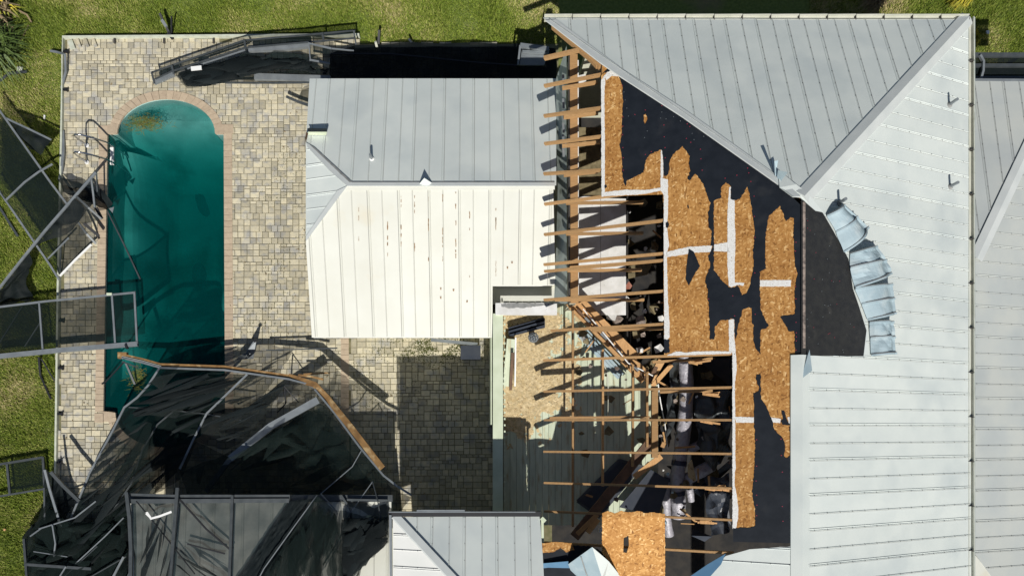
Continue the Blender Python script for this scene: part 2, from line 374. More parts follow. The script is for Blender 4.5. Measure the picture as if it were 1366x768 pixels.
# ================================================================= GROUND, PATIO, POOL
PT = .10                                        # patio top
def pool_outline(z, grow=0.0):                  # photo-space outline of the pool, corners then Roman ends
    L, Rr = [(142.5, 178), (137, 549)], [(301, 551), (299, 178)]
    top = [(221.5 + 66 * math.cos(a), 178 - 47 * math.sin(a)) for a in np.linspace(.0, math.pi, 25)]
    bot = [(219 - 66 * math.cos(a), 550 + 47 * math.sin(a)) for a in np.linspace(.0, math.pi, 25)]
    pts = top + L + bot + Rr
    out = []
    for x, y in pts:
        if grow:
            dx, dy = 0, 0
            if (x, y) in L: dx = -grow; dy = grow if y > 300 else -grow
            elif (x, y) in Rr: dx = grow; dy = grow if y > 300 else -grow
            else:
                cy = 178 if y < 300 else 550; d = V((x - 220, (y - cy) * 1.3)); 
                if d.length < 1: d = V((0, 1))
                d.normalize(); dx, dy = d.x * grow, d.y * grow
                if abs(y - cy) < 6: dx = grow * (1 if x > 220 else -1); dy = (-grow if y < 300 else grow)
            x += dx; y += dy
        out.append(P(x, y, z))
    return out
# the lawn: one sheet to the horizon with an opening where the patio slab and pool go down
mb = MB(); lo, hi = P(120, 610), P(320, 105); G = 150
xs, ys = [-G, lo.x, hi.x, G], [-G, lo.y, hi.y, G]
vs = [(x, y, 0) for y in ys for x in xs]
mb.add(vs, [(j * 4 + i, j * 4 + i + 1, j * 4 + i + 5, j * 4 + i + 4) for j in range(3) for i in range(3) if (i, j) != (1, 1)])
kind(obj('ground', mb, 'lawn'), 'structure')
# patio slab
slab_px = [(86, 51.5), (478, 48.5), (480, 59), (745, 59), (745, 800), (73, 800), (76, 640), (79.5, 390), (84, 190)]
slab = [P(x, y, PT - .03) for x, y in slab_px]
mb = MB(); mb.plate(slab, .11, V((0, 0, 1)), 0, [pool_outline(PT - .03, 0)])
patio = kind(obj('patio', mb, 'joint'), 'structure')
mb = MB(); e = [P(x, y, PT - .006) for x, y in ((76, 640), (79.5, 390), (84, 190), (86, 51.5), (480, 48.5))]
mb.path([P(73, 800, PT - .006)] + e, .05, .18); obj('edging', mb, 'curb', patio)

# coping bricks round the pool
def inpoly(x, y, poly):
    c = False
    for i in range(len(poly)):
        (x1, y1), (x2, y2) = poly[i], poly[i - 1]
        if (y1 > y) != (y2 > y) and x < (x2 - x1) * (y - y1) / (y2 - y1) + x1: c = not c
    return c
pool = thing('swimming_pool', 'long rectangular swimming pool with rounded ends and pink brick coping', 'swimming pool', P(220, 365, 0))
inn = pool_outline(PT + .012, 0)
inn2 = [(p.x * F / (H - PT) + CX, CY - p.y * F / (H - PT)) for p in inn]
COPW = .205
def resample(pts, step):
    out = [pts[0]]; 
    for i in range(len(pts)):
        a, b = pts[i], pts[(i + 1) % len(pts)]; L = (b - a).length; n = max(1, round(L / step))
        for k in range(1, n + 1): out.append(a.lerp(b, k / n))
    return out[:-1]
segs = []
nI = len(inn)
for i in range(nI):
    a, b = inn[i], inn[(i + 1) % nI]; L = (b - a).length
    n = max(1, round(L / .155))
    for k in range(n): segs.append((a.lerp(b, k / n), a.lerp(b, (k + 1) / n)))
# merge the tiny arc chords into brick-sized wedges
bricks = []; i = 0
while i < len(segs):
    a, b = segs[i]
    while (b - a).length < .12 and i + 1 < len(segs) and (segs[i + 1][1] - a).length < .2: i += 1; b = segs[i][1]
    bricks.append((a, b)); i += 1
cen = P(220, 365, 0)
cop_px = []
for a, b in bricks:
    d = (b - a).normalized(); nr = V((d.y, -d.x, 0))
    m = (a + b) / 2
    q = m + nr * .05
    if inpoly(q.x * F / (H - PT) + CX, CY - q.y * F / (H - PT), inn2): nr = -nr
    straight = abs(d.x) < .05 or abs(d.y) < .02
    def outw(p):
        if straight: return p + nr * COPW
        c = P(220, 178 if p.y > cen.y else 550, PT); r = (p - c); r.z = 0; return p + r.normalized() * COPW
    g = .004; a2, b2 = a + d * g, b - d * g
    mb = MB(); mb.plate([a2 - nr * .015, b2 - nr * .015, outw(b2), outw(a2)], .05, V((0, 0, 1)))
    for v in mb.v: v.z += 0
    obj('coping_brick', mb, 'coping', pool)
    cop_px.append(m)
# shoulder corner blocks
for (x, y) in ((137, 173.5), (149.5, 172.5), (293, 172), (305, 172), (132, 557), (143.5, 556), (295, 558), (306, 558)):
    mb = MB(); p = P(x, y, PT + .0135); mb.box(p - V((.12, .12, .05)), p + V((.12, .12, 0))); obj('coping_brick', mb, 'coping', pool)
# basin
mb = MB(); ring = pool_outline(PT - .02, 0); low = [V((p.x, p.y, -2.3)) for p in ring]; n = len(ring)
mb.add(ring + low, [(i, (i + 1) % n, n + (i + 1) % n, n + i) for i in range(n)])
NX, NY = 32, 76
def depth(px, py):
    x = (px - 142) / 157; y = (py - 131) / 466
    sm = lambda a, b, t: (lambda u: u * u * (3 - 2 * u))(min(1, max(0, (t - a) / (b - a))))
    d = .40 + 1.75 * sm(.04, .20, y) * (1 - sm(.90, 1.0, y))
    d *= (.42 + .58 * sm(.05, .36, x)) if y > .12 else 1
    d -= 1.3 * sm(.66, .92, x) * sm(.30, .38, y) * (1 - sm(.8, .9, y)) * (.6 + .4 * math.sin(y * 14))
    d += .16 * noise.noise(V((px * .025, py * .018, 0)))
    return -max(.3, d)
vs = []
for j in range(NY + 1):
    for i in range(NX + 1):
        px, py = 132 + i * 175 / NX, 128 + j * 474 / NY; p = P(px, py, 0); vs.append(V((p.x, p.y, depth(px, py))))
W = NX + 1
mb.add(vs, [(j * W + i, j * W + i + 1, (j + 1) * W + i + 1, (j + 1) * W + i) for j in range(NY) for i in range(NX)])
obj('basin', mb, 'plaster', pool)
mb = MB(); mb.plate([V((p.x, p.y, -.02)) for p in pool_outline(0, -.4)], 2.2); kind(obj('water', mb, 'water'), 'structure')

# pavers: a random bond of square and oblong concrete blocks
U = .081
def paver_ok(p):
    px, py = p.x * F / (H - PT) + CX, CY - p.y * F / (H - PT)
    if not inpoly(px, py, slab_px): return False
    if py < 51: return False
    if 456 < px < 464 and py > 440: return False
    if inpoly(px, py, inn2): return False
    k = COPW * F / (H - PT) - .5
    if 131 - k * .0 < px < 311 and 170 < py < 560: return px < 135 or px > 306
    cy = 178 if py < 300 else 550
    if abs(py - cy) < 75 and 140 < px < 305:
        dx, dy = px - 220.5, py - cy
        if (dx / (66 + k - 4)) ** 2 + (dy / (47 + k - 4)) ** 2 < 1: return False
    return True
x0, y0 = P(76, 800).x, P(76, 800).y; nx = int((P(745, 0).x - x0) / U) + 2; ny = int((P(0, 46).y - y0) / U) + 2
occ = np.zeros((nx + 4, ny + 4), bool); pav = []
shapes = [(2, 2), (2, 2), (2, 2), (3, 2), (3, 2), (2, 3)]
for i in range(nx):
    for j in range(ny):
        if occ[i, j]: continue
        cand = random.sample(shapes, len(shapes)) + [(1, 2), (2, 1), (1, 1)]
        for a, b in cand:
            if not occ[i:i + a, j:j + b].any(): break
        occ[i:i + a, j:j + b] = True
        c = V((x0 + (i + a / 2) * U, y0 + (j + b / 2) * U, PT))
        if paver_ok(c):
            px, py = c.x * F / (H - PT) + CX, CY - c.y * F / (H - PT)
            if -10 < py < 790 and not (px > 665) and not (430 < px and 120 < py < 440): pav.append((c, a * U, b * U))
def paver_geo(mb, c, a, b):
    g, t = .006, .016; h = R(-.004, .004); sx, sy = R(-.003, .003), R(-.003, .003)
    x1, y1 = a / 2 - g, b / 2 - g
    lo_ = [V((x, y, -.035)) for x, y in ((-x1, -y1), (x1, -y1), (x1, y1), (-x1, y1))]
    md = [V((x, y, -.006 + h)) for x, y in ((-x1, -y1), (x1, -y1), (x1, y1), (-x1, y1))]
    x2, y2 = x1 - .009, y1 - .009
    tp = [V((x, y, h + sx * (1 if x > 0 else -1) + sy * (1 if y > 0 else -1))) for x, y in ((-x2, -y2), (x2, -y2), (x2, y2), (-x2, y2))]
    f = [(8, 9, 10, 11)] + [(k, (k + 1) % 4, 4 + (k + 1) % 4, 4 + k) for k in range(4)] + [(4 + k, 4 + (k + 1) % 4, 8 + (k + 1) % 4, 8 + k) for k in range(4)]
    mb.add([c + p for p in lo_ + md + tp], f)
pav.sort(key=lambda q: -(q[1] * q[2]) * (1.3 if (q[0].y > 0 and q[0].x < -4) else 1) + random.random() * .012)
rest = MB()
protos = {}
for k, (c, a, b) in enumerate(pav):
    if k < 300:
        key = (round(a / U), round(b / U), k % 5)
        if key not in protos:
            mb = MB(); paver_geo(mb, V((0, 0, 0)), a, b); protos[key] = mb.mesh('paver', 'paver'); fixn(protos[key])
        o = bpy.data.objects.new('paver', protos[key]); C.objects.link(o); o.parent = patio; o.location = c - WL[patio.name]
        o.rotation_euler = (0, 0, math.pi * (k % 2))
    else: paver_geo(rest, c, a, b)
o = kind(obj('paver_field', rest, 'paver', patio), 'stuff')
for k in range(46):                              # pink brick soldier course across the courtyard
    y = 448 + k * 7.2
    mb = MB(); p = P(460, y, PT + .016); mb.box(p - V((.105, .068, .04)), p + V((.105, .068, 0))); obj('border_brick', mb, 'coping', patio)
# loose concrete strips at the patio corner
for k, (x, y) in enumerate(((95, 60), (104.5, 57.5), (115, 57), (125.5, 57))):
    mb = MB(); p = P(x, y, PT + .03); w = (.13, .07, .07, .08)[k]; mb.bar(p + V((-.03, .11, 0)), p + V((.05, -.11, .0)), w, .04)
    tag(obj('concrete_strip', mb, 'paver' if k else 'curb'), ('broken pale block at the very corner of the patio', 'narrow concrete strip lying beside the broken corner block', 'middle narrow concrete strip on the patio corner', 'narrow concrete strip farthest from the patio corner')[k], 'concrete strip', 'loose concrete strips on the patio corner')

# lawn grass
def grass(regions, n):
    pts = []
    A = [abs((b[0] - a[0]) * (b[1] - a[1])) for a, b in regions]; T = sum(A)
    for (a, b), ar in zip(regions, A):
        m = int(n * ar / T); pts.append(np.stack([np.random.uniform(a[0], b[0], m), np.random.uniform(a[1], b[1], m)], 1))
    q = np.concatenate(pts); keep = ~((q[:, 0] > 84 - (q[:, 1] - 50) * .0165) & (q[:, 1] > np.where(q[:, 0] > 479, 58, 49))) | (q[:, 0] > 700)
    q = q[keep]; x = (q[:, 0] - CX) * H / F; y = (CY - q[:, 1]) * H / F; n = len(x)
    d = np.array([noise.fractal(V((a * 1.1, b * 1.1, 0)), .6, 2, 4) for a, b in zip(x, y)])
    L = np.random.uniform(.03, .085, n) * np.clip(1 + .7 * d, .4, 1.7); th = np.random.uniform(0, 2 * np.pi, n) ; ln = np.random.uniform(.25, 1.1, n)
    wv = np.random.uniform(.006, .013, n)
    dx, dy = np.cos(th), np.sin(th)
    v = np.zeros((n, 3, 3)); v[:, 0, 0] = x - dy * wv; v[:, 0, 1] = y + dx * wv; v[:, 1, 0] = x + dy * wv; v[:, 1, 1] = y - dx * wv
    v[:, 2, 0] = x + dx * L * ln; v[:, 2, 1] = y + dy * L * ln; v[:, 2, 2] = L
    v[:, :2, 2] = .0
    me = bpy.data.meshes.new('lawn_grass'); me.vertices.add(3 * n); me.vertices.foreach_set('co', v.reshape(-1))
    me.loops.add(3 * n); me.loops.foreach_set('vertex_index', np.arange(3 * n)); me.polygons.add(n)
    me.polygons.foreach_set('loop_start', np.arange(0, 3 * n, 3)); me.update(calc_edges=True); me.materials.append(M['grass'])
    o = bpy.data.objects.new('lawn_grass', me); C.objects.link(o); tag(o, 'short green and straw coloured lawn grass around the patio', 'grass'); kind(o, 'stuff')
grass([((-40, -40), (90, 810)), ((90, -40), (745, 62)), ((1080, -40), (1420, 110))], 420000)

# ================================================================= MAIN HOUSE
ZE, ZR, XR, YN, XE, XW = 3.2, 5.08, 6.23, 9.1, 10.75, 1.42
west = Plane(ZE - .39 * XW, .39, 0); east = Plane(ZR + .416 * XR, -.416, 0); north = Plane(ZE + .41 * YN, 0, -.41)
house = thing('house', 'large house with pale ribbed metal roof torn open down to rafters and brown boards', 'house', (6.2, 2, 0))
YS = -8.5
mb = MB()
for a, b in (((2.02, 2.87, 0), (2.16, 8.5, 2.9)), ((XE - .8, YS, 0), (XE - .62, 8.5, 2.95)), ((XW + .93, 8.32, 0), (XE - .8, 8.5, 2.95)), ((XW + .93, YS, 0), (XE - .8, YS + .18, 2.95))): mb.box(a, b)
obj('wall', mb, 'wall', house)
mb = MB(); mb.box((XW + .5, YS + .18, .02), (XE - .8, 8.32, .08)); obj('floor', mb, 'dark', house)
# roof sheets
NV, EV = V((0, -1, .41)), V((-1, 0, .416))
roof_face([north(725, 24), north(1287, 26), north(1066, 263)], NV, house, 'metal', .05)
ep = [(1072, 262), (1292, 26), (1296, 860), (1077, 860), (1077, 474), (1152, 475), (1156, 440), (1146, 408), (1138, 385), (1132, 345), (1112, 308), (1098, 284)]
roof_face([east(x, y) for x, y in ep], EV, house, 'metal', .11)
wp = [(948, 760), (968, 741), (1000, 732), (1059, 728), (1064, 860), (860, 860)]
roof_face([west(x, y, .02) for x, y in wp], V((1, 0, .39)), house, 'metal', .2)
mb = MB(); mb.plate([west(x, y, .06) for x, y in ((918, 770), (944, 752), (968, 738), (962, 752), (944, 772))], .006, west.n()); obj('bent_panel_edge', mb, 'blue', house, label='blue lifted edge of the torn roof sheet')
# deck under the metal so the roof has thickness
mb = MB(); mb.plate([east(x, y, -.03) for x, y in ((1072, 262), (1291, 27), (1294, 860), (1072, 860))], .02, east.n()); mb.plate([north(x, y, -.03) for x, y in ((726, 26), (1287, 28), (1068, 264))], .02, north.n()); obj('roof_deck', mb, 'wood_y', house)
mb = MB(); mb.plate([east(x, y, -.004) for x, y in ((1069, 266), (1100, 284), (1134, 345), (1148, 405), (1158, 440), (1154, 478), (1069, 478))], .008, east.n()); obj('underlayment', mb, 'felt_old', house, label='dusty black underlayment on the bare far slope')
mb = MB(); mb.path([V((XR, 4.4, ZR + .008)), V((XR, 1.6, ZR + .008))], .05, .02); obj('ridge_batten', mb, 'rubble', house)
# west deck: brown strand boards, seam tape, torn black underlayment
outline = [(802, 100), (803, 262), (884.5, 259), (886, 473), (977, 472), (978, 722), (1060, 724), (1060, 560), (1066, 490), (1069, 470), (1069.5, 275), (1052, 258), (1035, 240), (826, 98), (812, 90)]
def sh2(poly, x0, y0, x1, y1):
    q = [V((x, y, 0)) for x, y in poly]
    q = clip(q, V((1, 0, 0)), x0, x1)
    if q: q = clip(q, V((0, 1, 0)), y0, y1)
    return [(p.x, p.y) for p in q]
for r in ((795, 80, 885, 270), (885.3, 140, 977.6, 336), (885.3, 336.4, 977.6, 480), (978, 190, 1075, 378), (978, 378.4, 1075, 562), (978, 562.4, 1075, 730)):
    pl = sh2(outline, *r)
    if pl:
        mb = MB(); mb.plate([west(x, y, 0) for x, y in pl], .016, west.n()); obj('osb_sheet', mb, 'osb', house)
r1 = lambda p: zz(790, 80, 4.655, p); r2 = lambda p: zz(790, 235, 4.655, p); r3 = lambda p: zz(870, 390, 4.655, p); r4 = lambda p: zz(870, 540, 4.655, p)
holes = [
 r1([(20, 130), (60, 80), (120, 60), (160, 80), (165, 105), (185, 160), (190, 250), (185, 330), (180, 470), (168, 520), (185, 620), (185, 720), (205, 782), (215, 742), (270, 720), (318, 695), (330, 620), (360, 580), (425, 552), (432, 560), (440, 640), (445, 725), (480, 725), (480, 835), (445, 900), (20, 900)]),
 r2([(470, -15), (478, -60), (480, -100), (500, -140), (560, -190), (605, -130), (598, -80), (610, -40), (590, 15), (605, 22), (640, -20), (690, 45), (705, 95), (735, 165), (718, 230), (725, 320), (742, 345), (735, 430), (748, 430), (730, 470), (720, 500), (733, 550), (715, 600), (700, 650), (718, 700), (715, 768), (722, 780), (727, 911), (730, 1011), (760, 1011), (762, 930), (800, 890), (848, 890), (860, 880), (884, 888), (884, 990), (897, 1095), (880, 1140), (400, 1140), (400, 1095), (478, 1095), (478, 1011), (400, 1011), (400, 1), (440, 0)]),
 r2([(755, 150), (800, 130), (800, 70), (830, 35), (862, 60), (860, 138), (885, 145), (915, 140), (965, 60), (985, 150), (1000, 250), (1010, 350), (1000, 450), (1003, 560), (985, 640), (985, 668), (960, 725), (930, 740), (915, 690), (900, 678), (865, 692), (848, 685), (800, 640), (755, 580)]),
 r3([(722, -471), (748, -496), (793, -541), (833, -446), (858, -469), (883, -463), (878, -341), (883, -271), (888, -161), (906, -121), (888, -41), (885, 0), (890, 90), (885, 135), (830, 140), (797, 150), (850, 240), (885, 240), (890, 450), (890, 540), (882, 640), (880, 760), (878, 778), (870, 828), (850, 833), (855, 878), (870, 948), (872, 998), (835, 1028), (820, 1018), (828, 958), (815, 908), (760, 853), (740, 778), (715, 718), (690, 680), (675, 660), (675, 505), (648, 508), (645, 540), (665, 590), (660, 612), (625, 625), (635, 690), (632, 768), (632, 810), (638, 870), (640, 948), (635, 1098), (620, 1238), (640, 1348), (640, 1448), (610, 1460), (430, 1466), (430, 350), (505, 350), (512, 290), (522, 280), (535, 200), (565, 100), (600, 88), (620, 95), (618, 180), (630, 200), (630, 300), (640, 345), (672, 385), (672, 235), (725, 207), (700, 160), (675, 105), (670, 0), (668, -131), (708, -151), (703, -181), (703, -341)]),
 r1([(318, 335), (330, 330), (341, 350), (333, 385), (326, 395), (318, 370)])]
def jag(poly, a=.7):
    out = []
    for i, p in enumerate(poly):
        q = poly[(i + 1) % len(poly)]; L = math.dist(p, q); n = max(1, int(L / 2.0))
        for k in range(n):
            t = k / n; j = a if k else a * .5
            out.append((p[0] + (q[0] - p[0]) * t + R(-j, j), p[1] + (q[1] - p[1]) * t + R(-j, j)))
    return out
def prism(poly, l0, l1):
    mb = MB(); n = west.n(); mb.plate([west(x, y, l0) + n * l1 for x, y in poly], l1 + .02 if l0 < 0 else l1, n)
    me = mb.mesh('tmp', 'felt'); fixn(me); o = bpy.data.objects.new('tmp', me); C.objects.link(o); return o
nw = west.n()
def felt_piece(poly, lift, th):
    mb = MB(); mb.plate([west(x, y, lift) for x, y in poly], th, nw); return mb
mbf = felt_piece(outline, .009, .005); mef = mbf.mesh('underlayment', 'felt'); fixn(mef)
of = bpy.data.objects.new('underlayment', mef); C.objects.link(of)
cutm = []
for h in holes:
    me = felt_piece(jag(h), .05, .09).mesh('tmp', 'felt'); fixn(me); c = bpy.data.objects.new('tmp', me); C.objects.link(c); cutm.append(c)
    md = of.modifiers.new('b', 'BOOLEAN'); md.operation = 'DIFFERENCE'; md.object = c; md.solver = 'EXACT'; md.use_hole_tolerant = True
me2 = bpy.data.meshes.new_from_object(of.evaluated_get(bpy.context.evaluated_depsgraph_get()))
bpy.data.objects.remove(of)
for c in cutm: bpy.data.objects.remove(c)
me2.name = 'underlayment'; me2.transform(__import__('mathutils').Matrix.Translation(-WL[house.name]))
of = bpy.data.objects.new('underlayment', me2); C.objects.link(of); of.parent = house; WL[of.name] = WL[house.name]; of['label'] = 'torn black underlayment over the brown boards'
for pl in (r2([(600, 450), (632, 470), (670, 560), (640, 600), (600, 680), (580, 640), (585, 560)]), r4([(800, 32), (820, 34), (835, 85), (856, 125), (810, 122), (797, 100), (812, 85)]), r2([(455, 290), (470, 280), (478, 300), (470, 322), (457, 318)]), r2([(590, 180), (598, 178), (600, 200), (594, 202)]), r2([(75, 60), (88, 50), (92, 68), (78, 76)])):
    obj('underlayment_scrap', felt_piece(jag(pl, .3), .006, .003), 'felt', house)
# seam tape
tapes = [
 r1([(55, 125), (78, 100), (82, 130), (76, 200), (78, 500), (78, 800), (78, 845), (58, 850)]), r1([(62, 112), (100, 72), (125, 55), (158, 72), (160, 102), (120, 100), (90, 128), (78, 105)]),
 r1([(78, 822), (200, 806), (330, 808), (425, 792), (425, 812), (300, 835), (78, 846)]), r1([(426, 556), (436, 556), (442, 640), (440, 730), (425, 735)]),
 r2([(424, 10), (470, 20), (472, 170), (466, 320), (478, 430), (464, 470), (470, 760), (480, 920), (480, 1000), (470, 1010), (470, 1085), (448, 1085), (444, 400), (445, 120), (425, 90)]),
 r2([(462, 470), (600, 438), (745, 430), (735, 470), (640, 475), (560, 488), (462, 502)]), r2([(755, 425), (840, 410), (848, 470), (755, 465)]),
 r2([(850, 70), (862, 65), (858, 140), (885, 145), (885, 300), (890, 380), (885, 560), (885, 660), (945, 662), (940, 680), (900, 675), (865, 690), (848, 680), (840, 560), (840, 240), (845, 140)]),
 r3([(475, 170), (508, 165), (510, 270), (520, 380), (526, 480), (514, 560), (516, 768), (516, 1040), (520, 1090), (514, 1110), (512, 1200), (524, 1250), (536, 1350), (534, 1400), (520, 1466), (499, 1466), (498, 375), (478, 365)]),
 r3([(95, 388), (150, 365), (210, 372), (270, 366), (360, 364), (490, 366), (490, 380), (95, 392)]), r2([(1042, 645), (1235, 645), (1232, 685), (1042, 685)]),
 r4([(515, 72), (632, 75), (630, 110), (520, 108)]), r4([(735, 75), (800, 85), (795, 112), (750, 108)]), r4([(840, 75), (872, 75), (868, 112), (850, 116)])]
for tp in tapes: obj('seam_tape', felt_piece(jag(tp, .35), .0035, .002), 'tape', house)
# nail caps
mbn = MB(); mbw = MB()
def dot(mb, px, py, r=.014):
    r *= .6
    c = west(px, py, .012); mb.add([c + V((r * math.cos(a), r * math.sin(a), .39 * r * math.cos(a) + .002)) for a in np.linspace(0, 5.24, 6)], [(0, 1, 2, 3, 4, 5)])
for x, y in r1([(187, 160), (190, 355), (190, 412), (188, 465), (190, 545), (193, 608), (192, 685), (330, 312), (265, 340), (432, 285), (445, 405), (447, 478), (452, 545), (330, 588), (367, 570), (453, 608), (585, 488), (612, 512), (672, 555), (675, 615), (590, 398), (606, 414), (885, 578), (965, 672), (972, 702), (898, 716), (985, 755), (825, 735), (683, 685)]): dot(mbn, x, y, .016)
for x, y in r1([(197, 200), (205, 250), (215, 300), (225, 350), (432, 325), (425, 362), (458, 367), (505, 353), (547, 380), (620, 457), (632, 495), (692, 475), (325, 483), (342, 442)]): dot(mbw, x, y, .013)
for x, y in r3([(350, 40), (500, 22), (512, 145), (640, 135), (892, 40), (893, 185), (895, 250), (895, 275), (895, 300), (893, 357), (897, 410), (897, 478)]): dot(mbn, x, y, .015)
for x, y in r4([(648, 215), (645, 470), (648, 558), (650, 620), (800, 210), (802, 312), (808, 415), (808, 628), (812, 720), (648, 378), (648, 685)]): dot(mbn, x, y, .016)
for x, y in r2([(1007, 250), (1010, 380), (1010, 600), (1265, 410), (1262, 465), (1265, 600), (1262, 685), (985, 35), (1005, 125), (872, 742)]): dot(mbn, x, y, .015)
for k in range(46):
    x, y = R(1076, 1140), R(290, 470)
    if x < 1095 + (y - 280) * .35:
        c = east(x, y, .010); r = .008; (mbn if k % 3 == 0 else mbw).add([c + V((r * math.cos(a), r * math.sin(a), -.416 * r * math.cos(a))) for a in np.linspace(0, 5.24, 6)], [(0, 1, 2, 3, 4, 5)])
kind(obj('nail_cap', mbn, 'red', house), 'stuff'); kind(obj('nail_head', mbw, 'alu_l', house), 'stuff')
# ridge and hip caps
def cap(a, b, n1, n2, wd, name='ridge_cap', m='cap', lift=.028):
    d = (b - a).normalized(); mb = MB(); rows = []
    for p in (a, b):
        t1 = n1.cross(d).normalized(); t2 = n2.cross(d).normalized()
        if t1.z > 0: t1 = -t1
        if t2.z > 0: t2 = -t2
        rows += [p + t1 * wd + V((0, 0, lift * .8)), p + V((0, 0, lift + .012)), p + t2 * wd + V((0, 0, lift * .8)), p + t2 * wd - V((0, 0, .01)), p + t1 * wd - V((0, 0, .01))]
    mb.add(rows, [(0, 1, 6, 5), (1, 2, 7, 6), (2, 3, 8, 7), (4, 0, 5, 9), (0, 4, 3, 2, 1), (5, 6, 7, 8, 9)]); return obj(name, mb, m, house)
apex = V((XR, 4.51, ZR)); nN, nE, nW = north.n(), east.n(), west.n()
cap(apex, V((XE, YN, ZE)), nN, nE, .17, 'hip_cap')
cap(V((XW + .1, YN - .08, ZE + .04)), V((XR - .45, 4.51 + .42, ZR - .17)), nN, nN, .001, 'hip_cap')
mb = MB()                                         # left hip: only the strip on the far slope is left
a, b = V((XW + .05, YN - .05, ZE + .05)), V((XR - .1, 4.6, ZR - .02)); t = V((.45, .10, -.04)).normalized()
q = [(728, 27), (742, 26), (806, 74), (833, 94), (918, 149), (1041, 237), (1068, 262), (1058, 262), (1036, 244), (911, 156), (826, 101), (800, 83)]
mb.plate([north(x, y, .03) for x, y in q], .025, nN); obj('hip_flashing', mb, 'cap', house)
cap(V((XR - .04, 1.47, ZR)), V((XR - .04, YS, ZR)), nW, nE, .2, 'ridge_cap', 'metal')
mb = MB()                                         # apex cap, bent up
for pl in ([(1038, 226), (1062, 246), (1070, 264), (1056, 262), (1040, 250)], [(1060, 244), (1078, 258), (1098, 283), (1088, 281), (1068, 264)]): mb.plate([north(x, y, .05) if x < 1064 else P(x, y, ZR - .02 + .0) for x, y in pl], .01)
obj('apex_cap', mb, 'metal', house)
mb = MB(); z = 4.9
mb.plate([P(1033, 215, z + .25), P(1038, 214, z + .25), P(1036, 225, z + .1), P(1038, 240, z), P(1034, 238, z)], .008); mb.plate([P(1038, 227, z + .2), P(1051, 230, z + .35), P(1043, 240, z + .12), P(1039, 250, z - .02), P(1036, 240, z)], .008); obj('torn_flap', mb, 'peel', house, label='two curled grey metal flaps on the hip')
mb = MB(); mb.plate([P(1080, 466, 5.12), P(1083.5, 494, 5.18), P(1068, 506, 5.1), P(1064, 508, 5.02), P(1076, 488, 5.05)], .008); obj('torn_flap', mb, 'peel', house, label='grey lifted corner of the ridge cap')
# gutters, in visible sections
def gutter(a, b, n, name='gutter', side=V((0, 1, 0))):
    for k in range(n):
        p, q = a.lerp(b, k / n), a.lerp(b, (k + .975) / n); mb = MB(); mb.bar(p, q, .1, .015); mb.bar(p + side * .05 + V((0, 0, .03)), q + side * .05 + V((0, 0, .04)), .016, .09); mb.bar(p - side * .05 + V((0, 0, .02)), q - side * .05 + V((0, 0, .02)), .012, .09)
        g_ = obj(name, mb, 'gutter', house); mb = MB(); mb.bar(q + V((0, 0, .03)), q + (q - p).normalized() * .012 + V((0, 0, .03)), .122, .09); obj('joint', mb, 'screw', g_)
gutter(V((XW, YN - .02, ZE - .03)), V((XE, YN - .02, ZE - .03)), 15); gutter(V((XE + .05, YN, ZE - .05)), V((XE + .05, YS, ZE - .05)), 18, side=V((1, 0, 0)))
mb = MB(); mb.bar(V((XE + .13, YN, ZE - .08)), V((XE + .13, YS, ZE - .08)), .03, .16); obj('fascia', mb, 'flash', house)
mb = MB(); mb.box((XE - .62, YS, ZE - .2), (XE, YN, ZE - .16)); mb.box((XW + .75, 8.5, ZE - .2), (XE - .6, YN, ZE - .161)); obj('soffit', mb, 'white', house)
# rafters
raf = [(115, 800, 100), (155, 803, 144), (192, 803, 182), (232, 803, 227), (272.5, 884, 252), (313, 885, 294), (353, 886, 338), (362, 886, 347), (400, 886, 388), (441, 886, 432), (480.5, 977, 472), (522, 977, 516.5), (560, 977, 560), (602, 977, 605), (643.5, 977, 651), (681.5, 977, 693), (723, 977, 737)]
for y0, x1, y1 in raf:
    mb = MB(); x0 = 726 + R(-.6, .6)
    if y0 == 441: x0 = 735
    a, b = west(x0, y0, -.085), west(x1 + 2, y1, -.085)
    mb.bar(a, b, .045, .10); obj('rafter', mb, 'wood', house)
for (ax, ay, bx, by) in ((750, 118, 797, 110), (752, 157, 798, 151), (750, 195, 801, 190), (752, 234, 798, 229), (755, 271, 858, 270), (755, 312, 858, 311), (760, 357, 870, 349), (757, 361, 856, 360), (740, 400, 859, 400), (790, 441, 884, 438), (733, 557, 866, 556), (870, 483, 950, 478), (880, 523, 950, 521)):
    mb = MB(); zz_ = 3.0 + (ax - 740) * .004; mb.bar(P(ax, ay, zz_), P(bx, by, zz_ + .12), .05, .1); obj('ceiling_joist', mb, 'wood', house)
for (a, b) in (((737, 36), (800, 90)), ((726, 78), (778, 66)), ((777, 68), (797, 89)), ((774, 62), (806, 88)), ((805, 80), (804, 100))):
    mb = MB(); lift = -.07
    mb.bar(west(*a, lift), west(*b, lift), .06, .11); obj('jack_rafter', mb, 'wood', house)
mb = MB(); mb.plate([west(x, y, .0) for x, y in ((804, 82), (813, 90), (804, 100))], .02, nw); obj('osb_sheet', mb, 'osb', house)
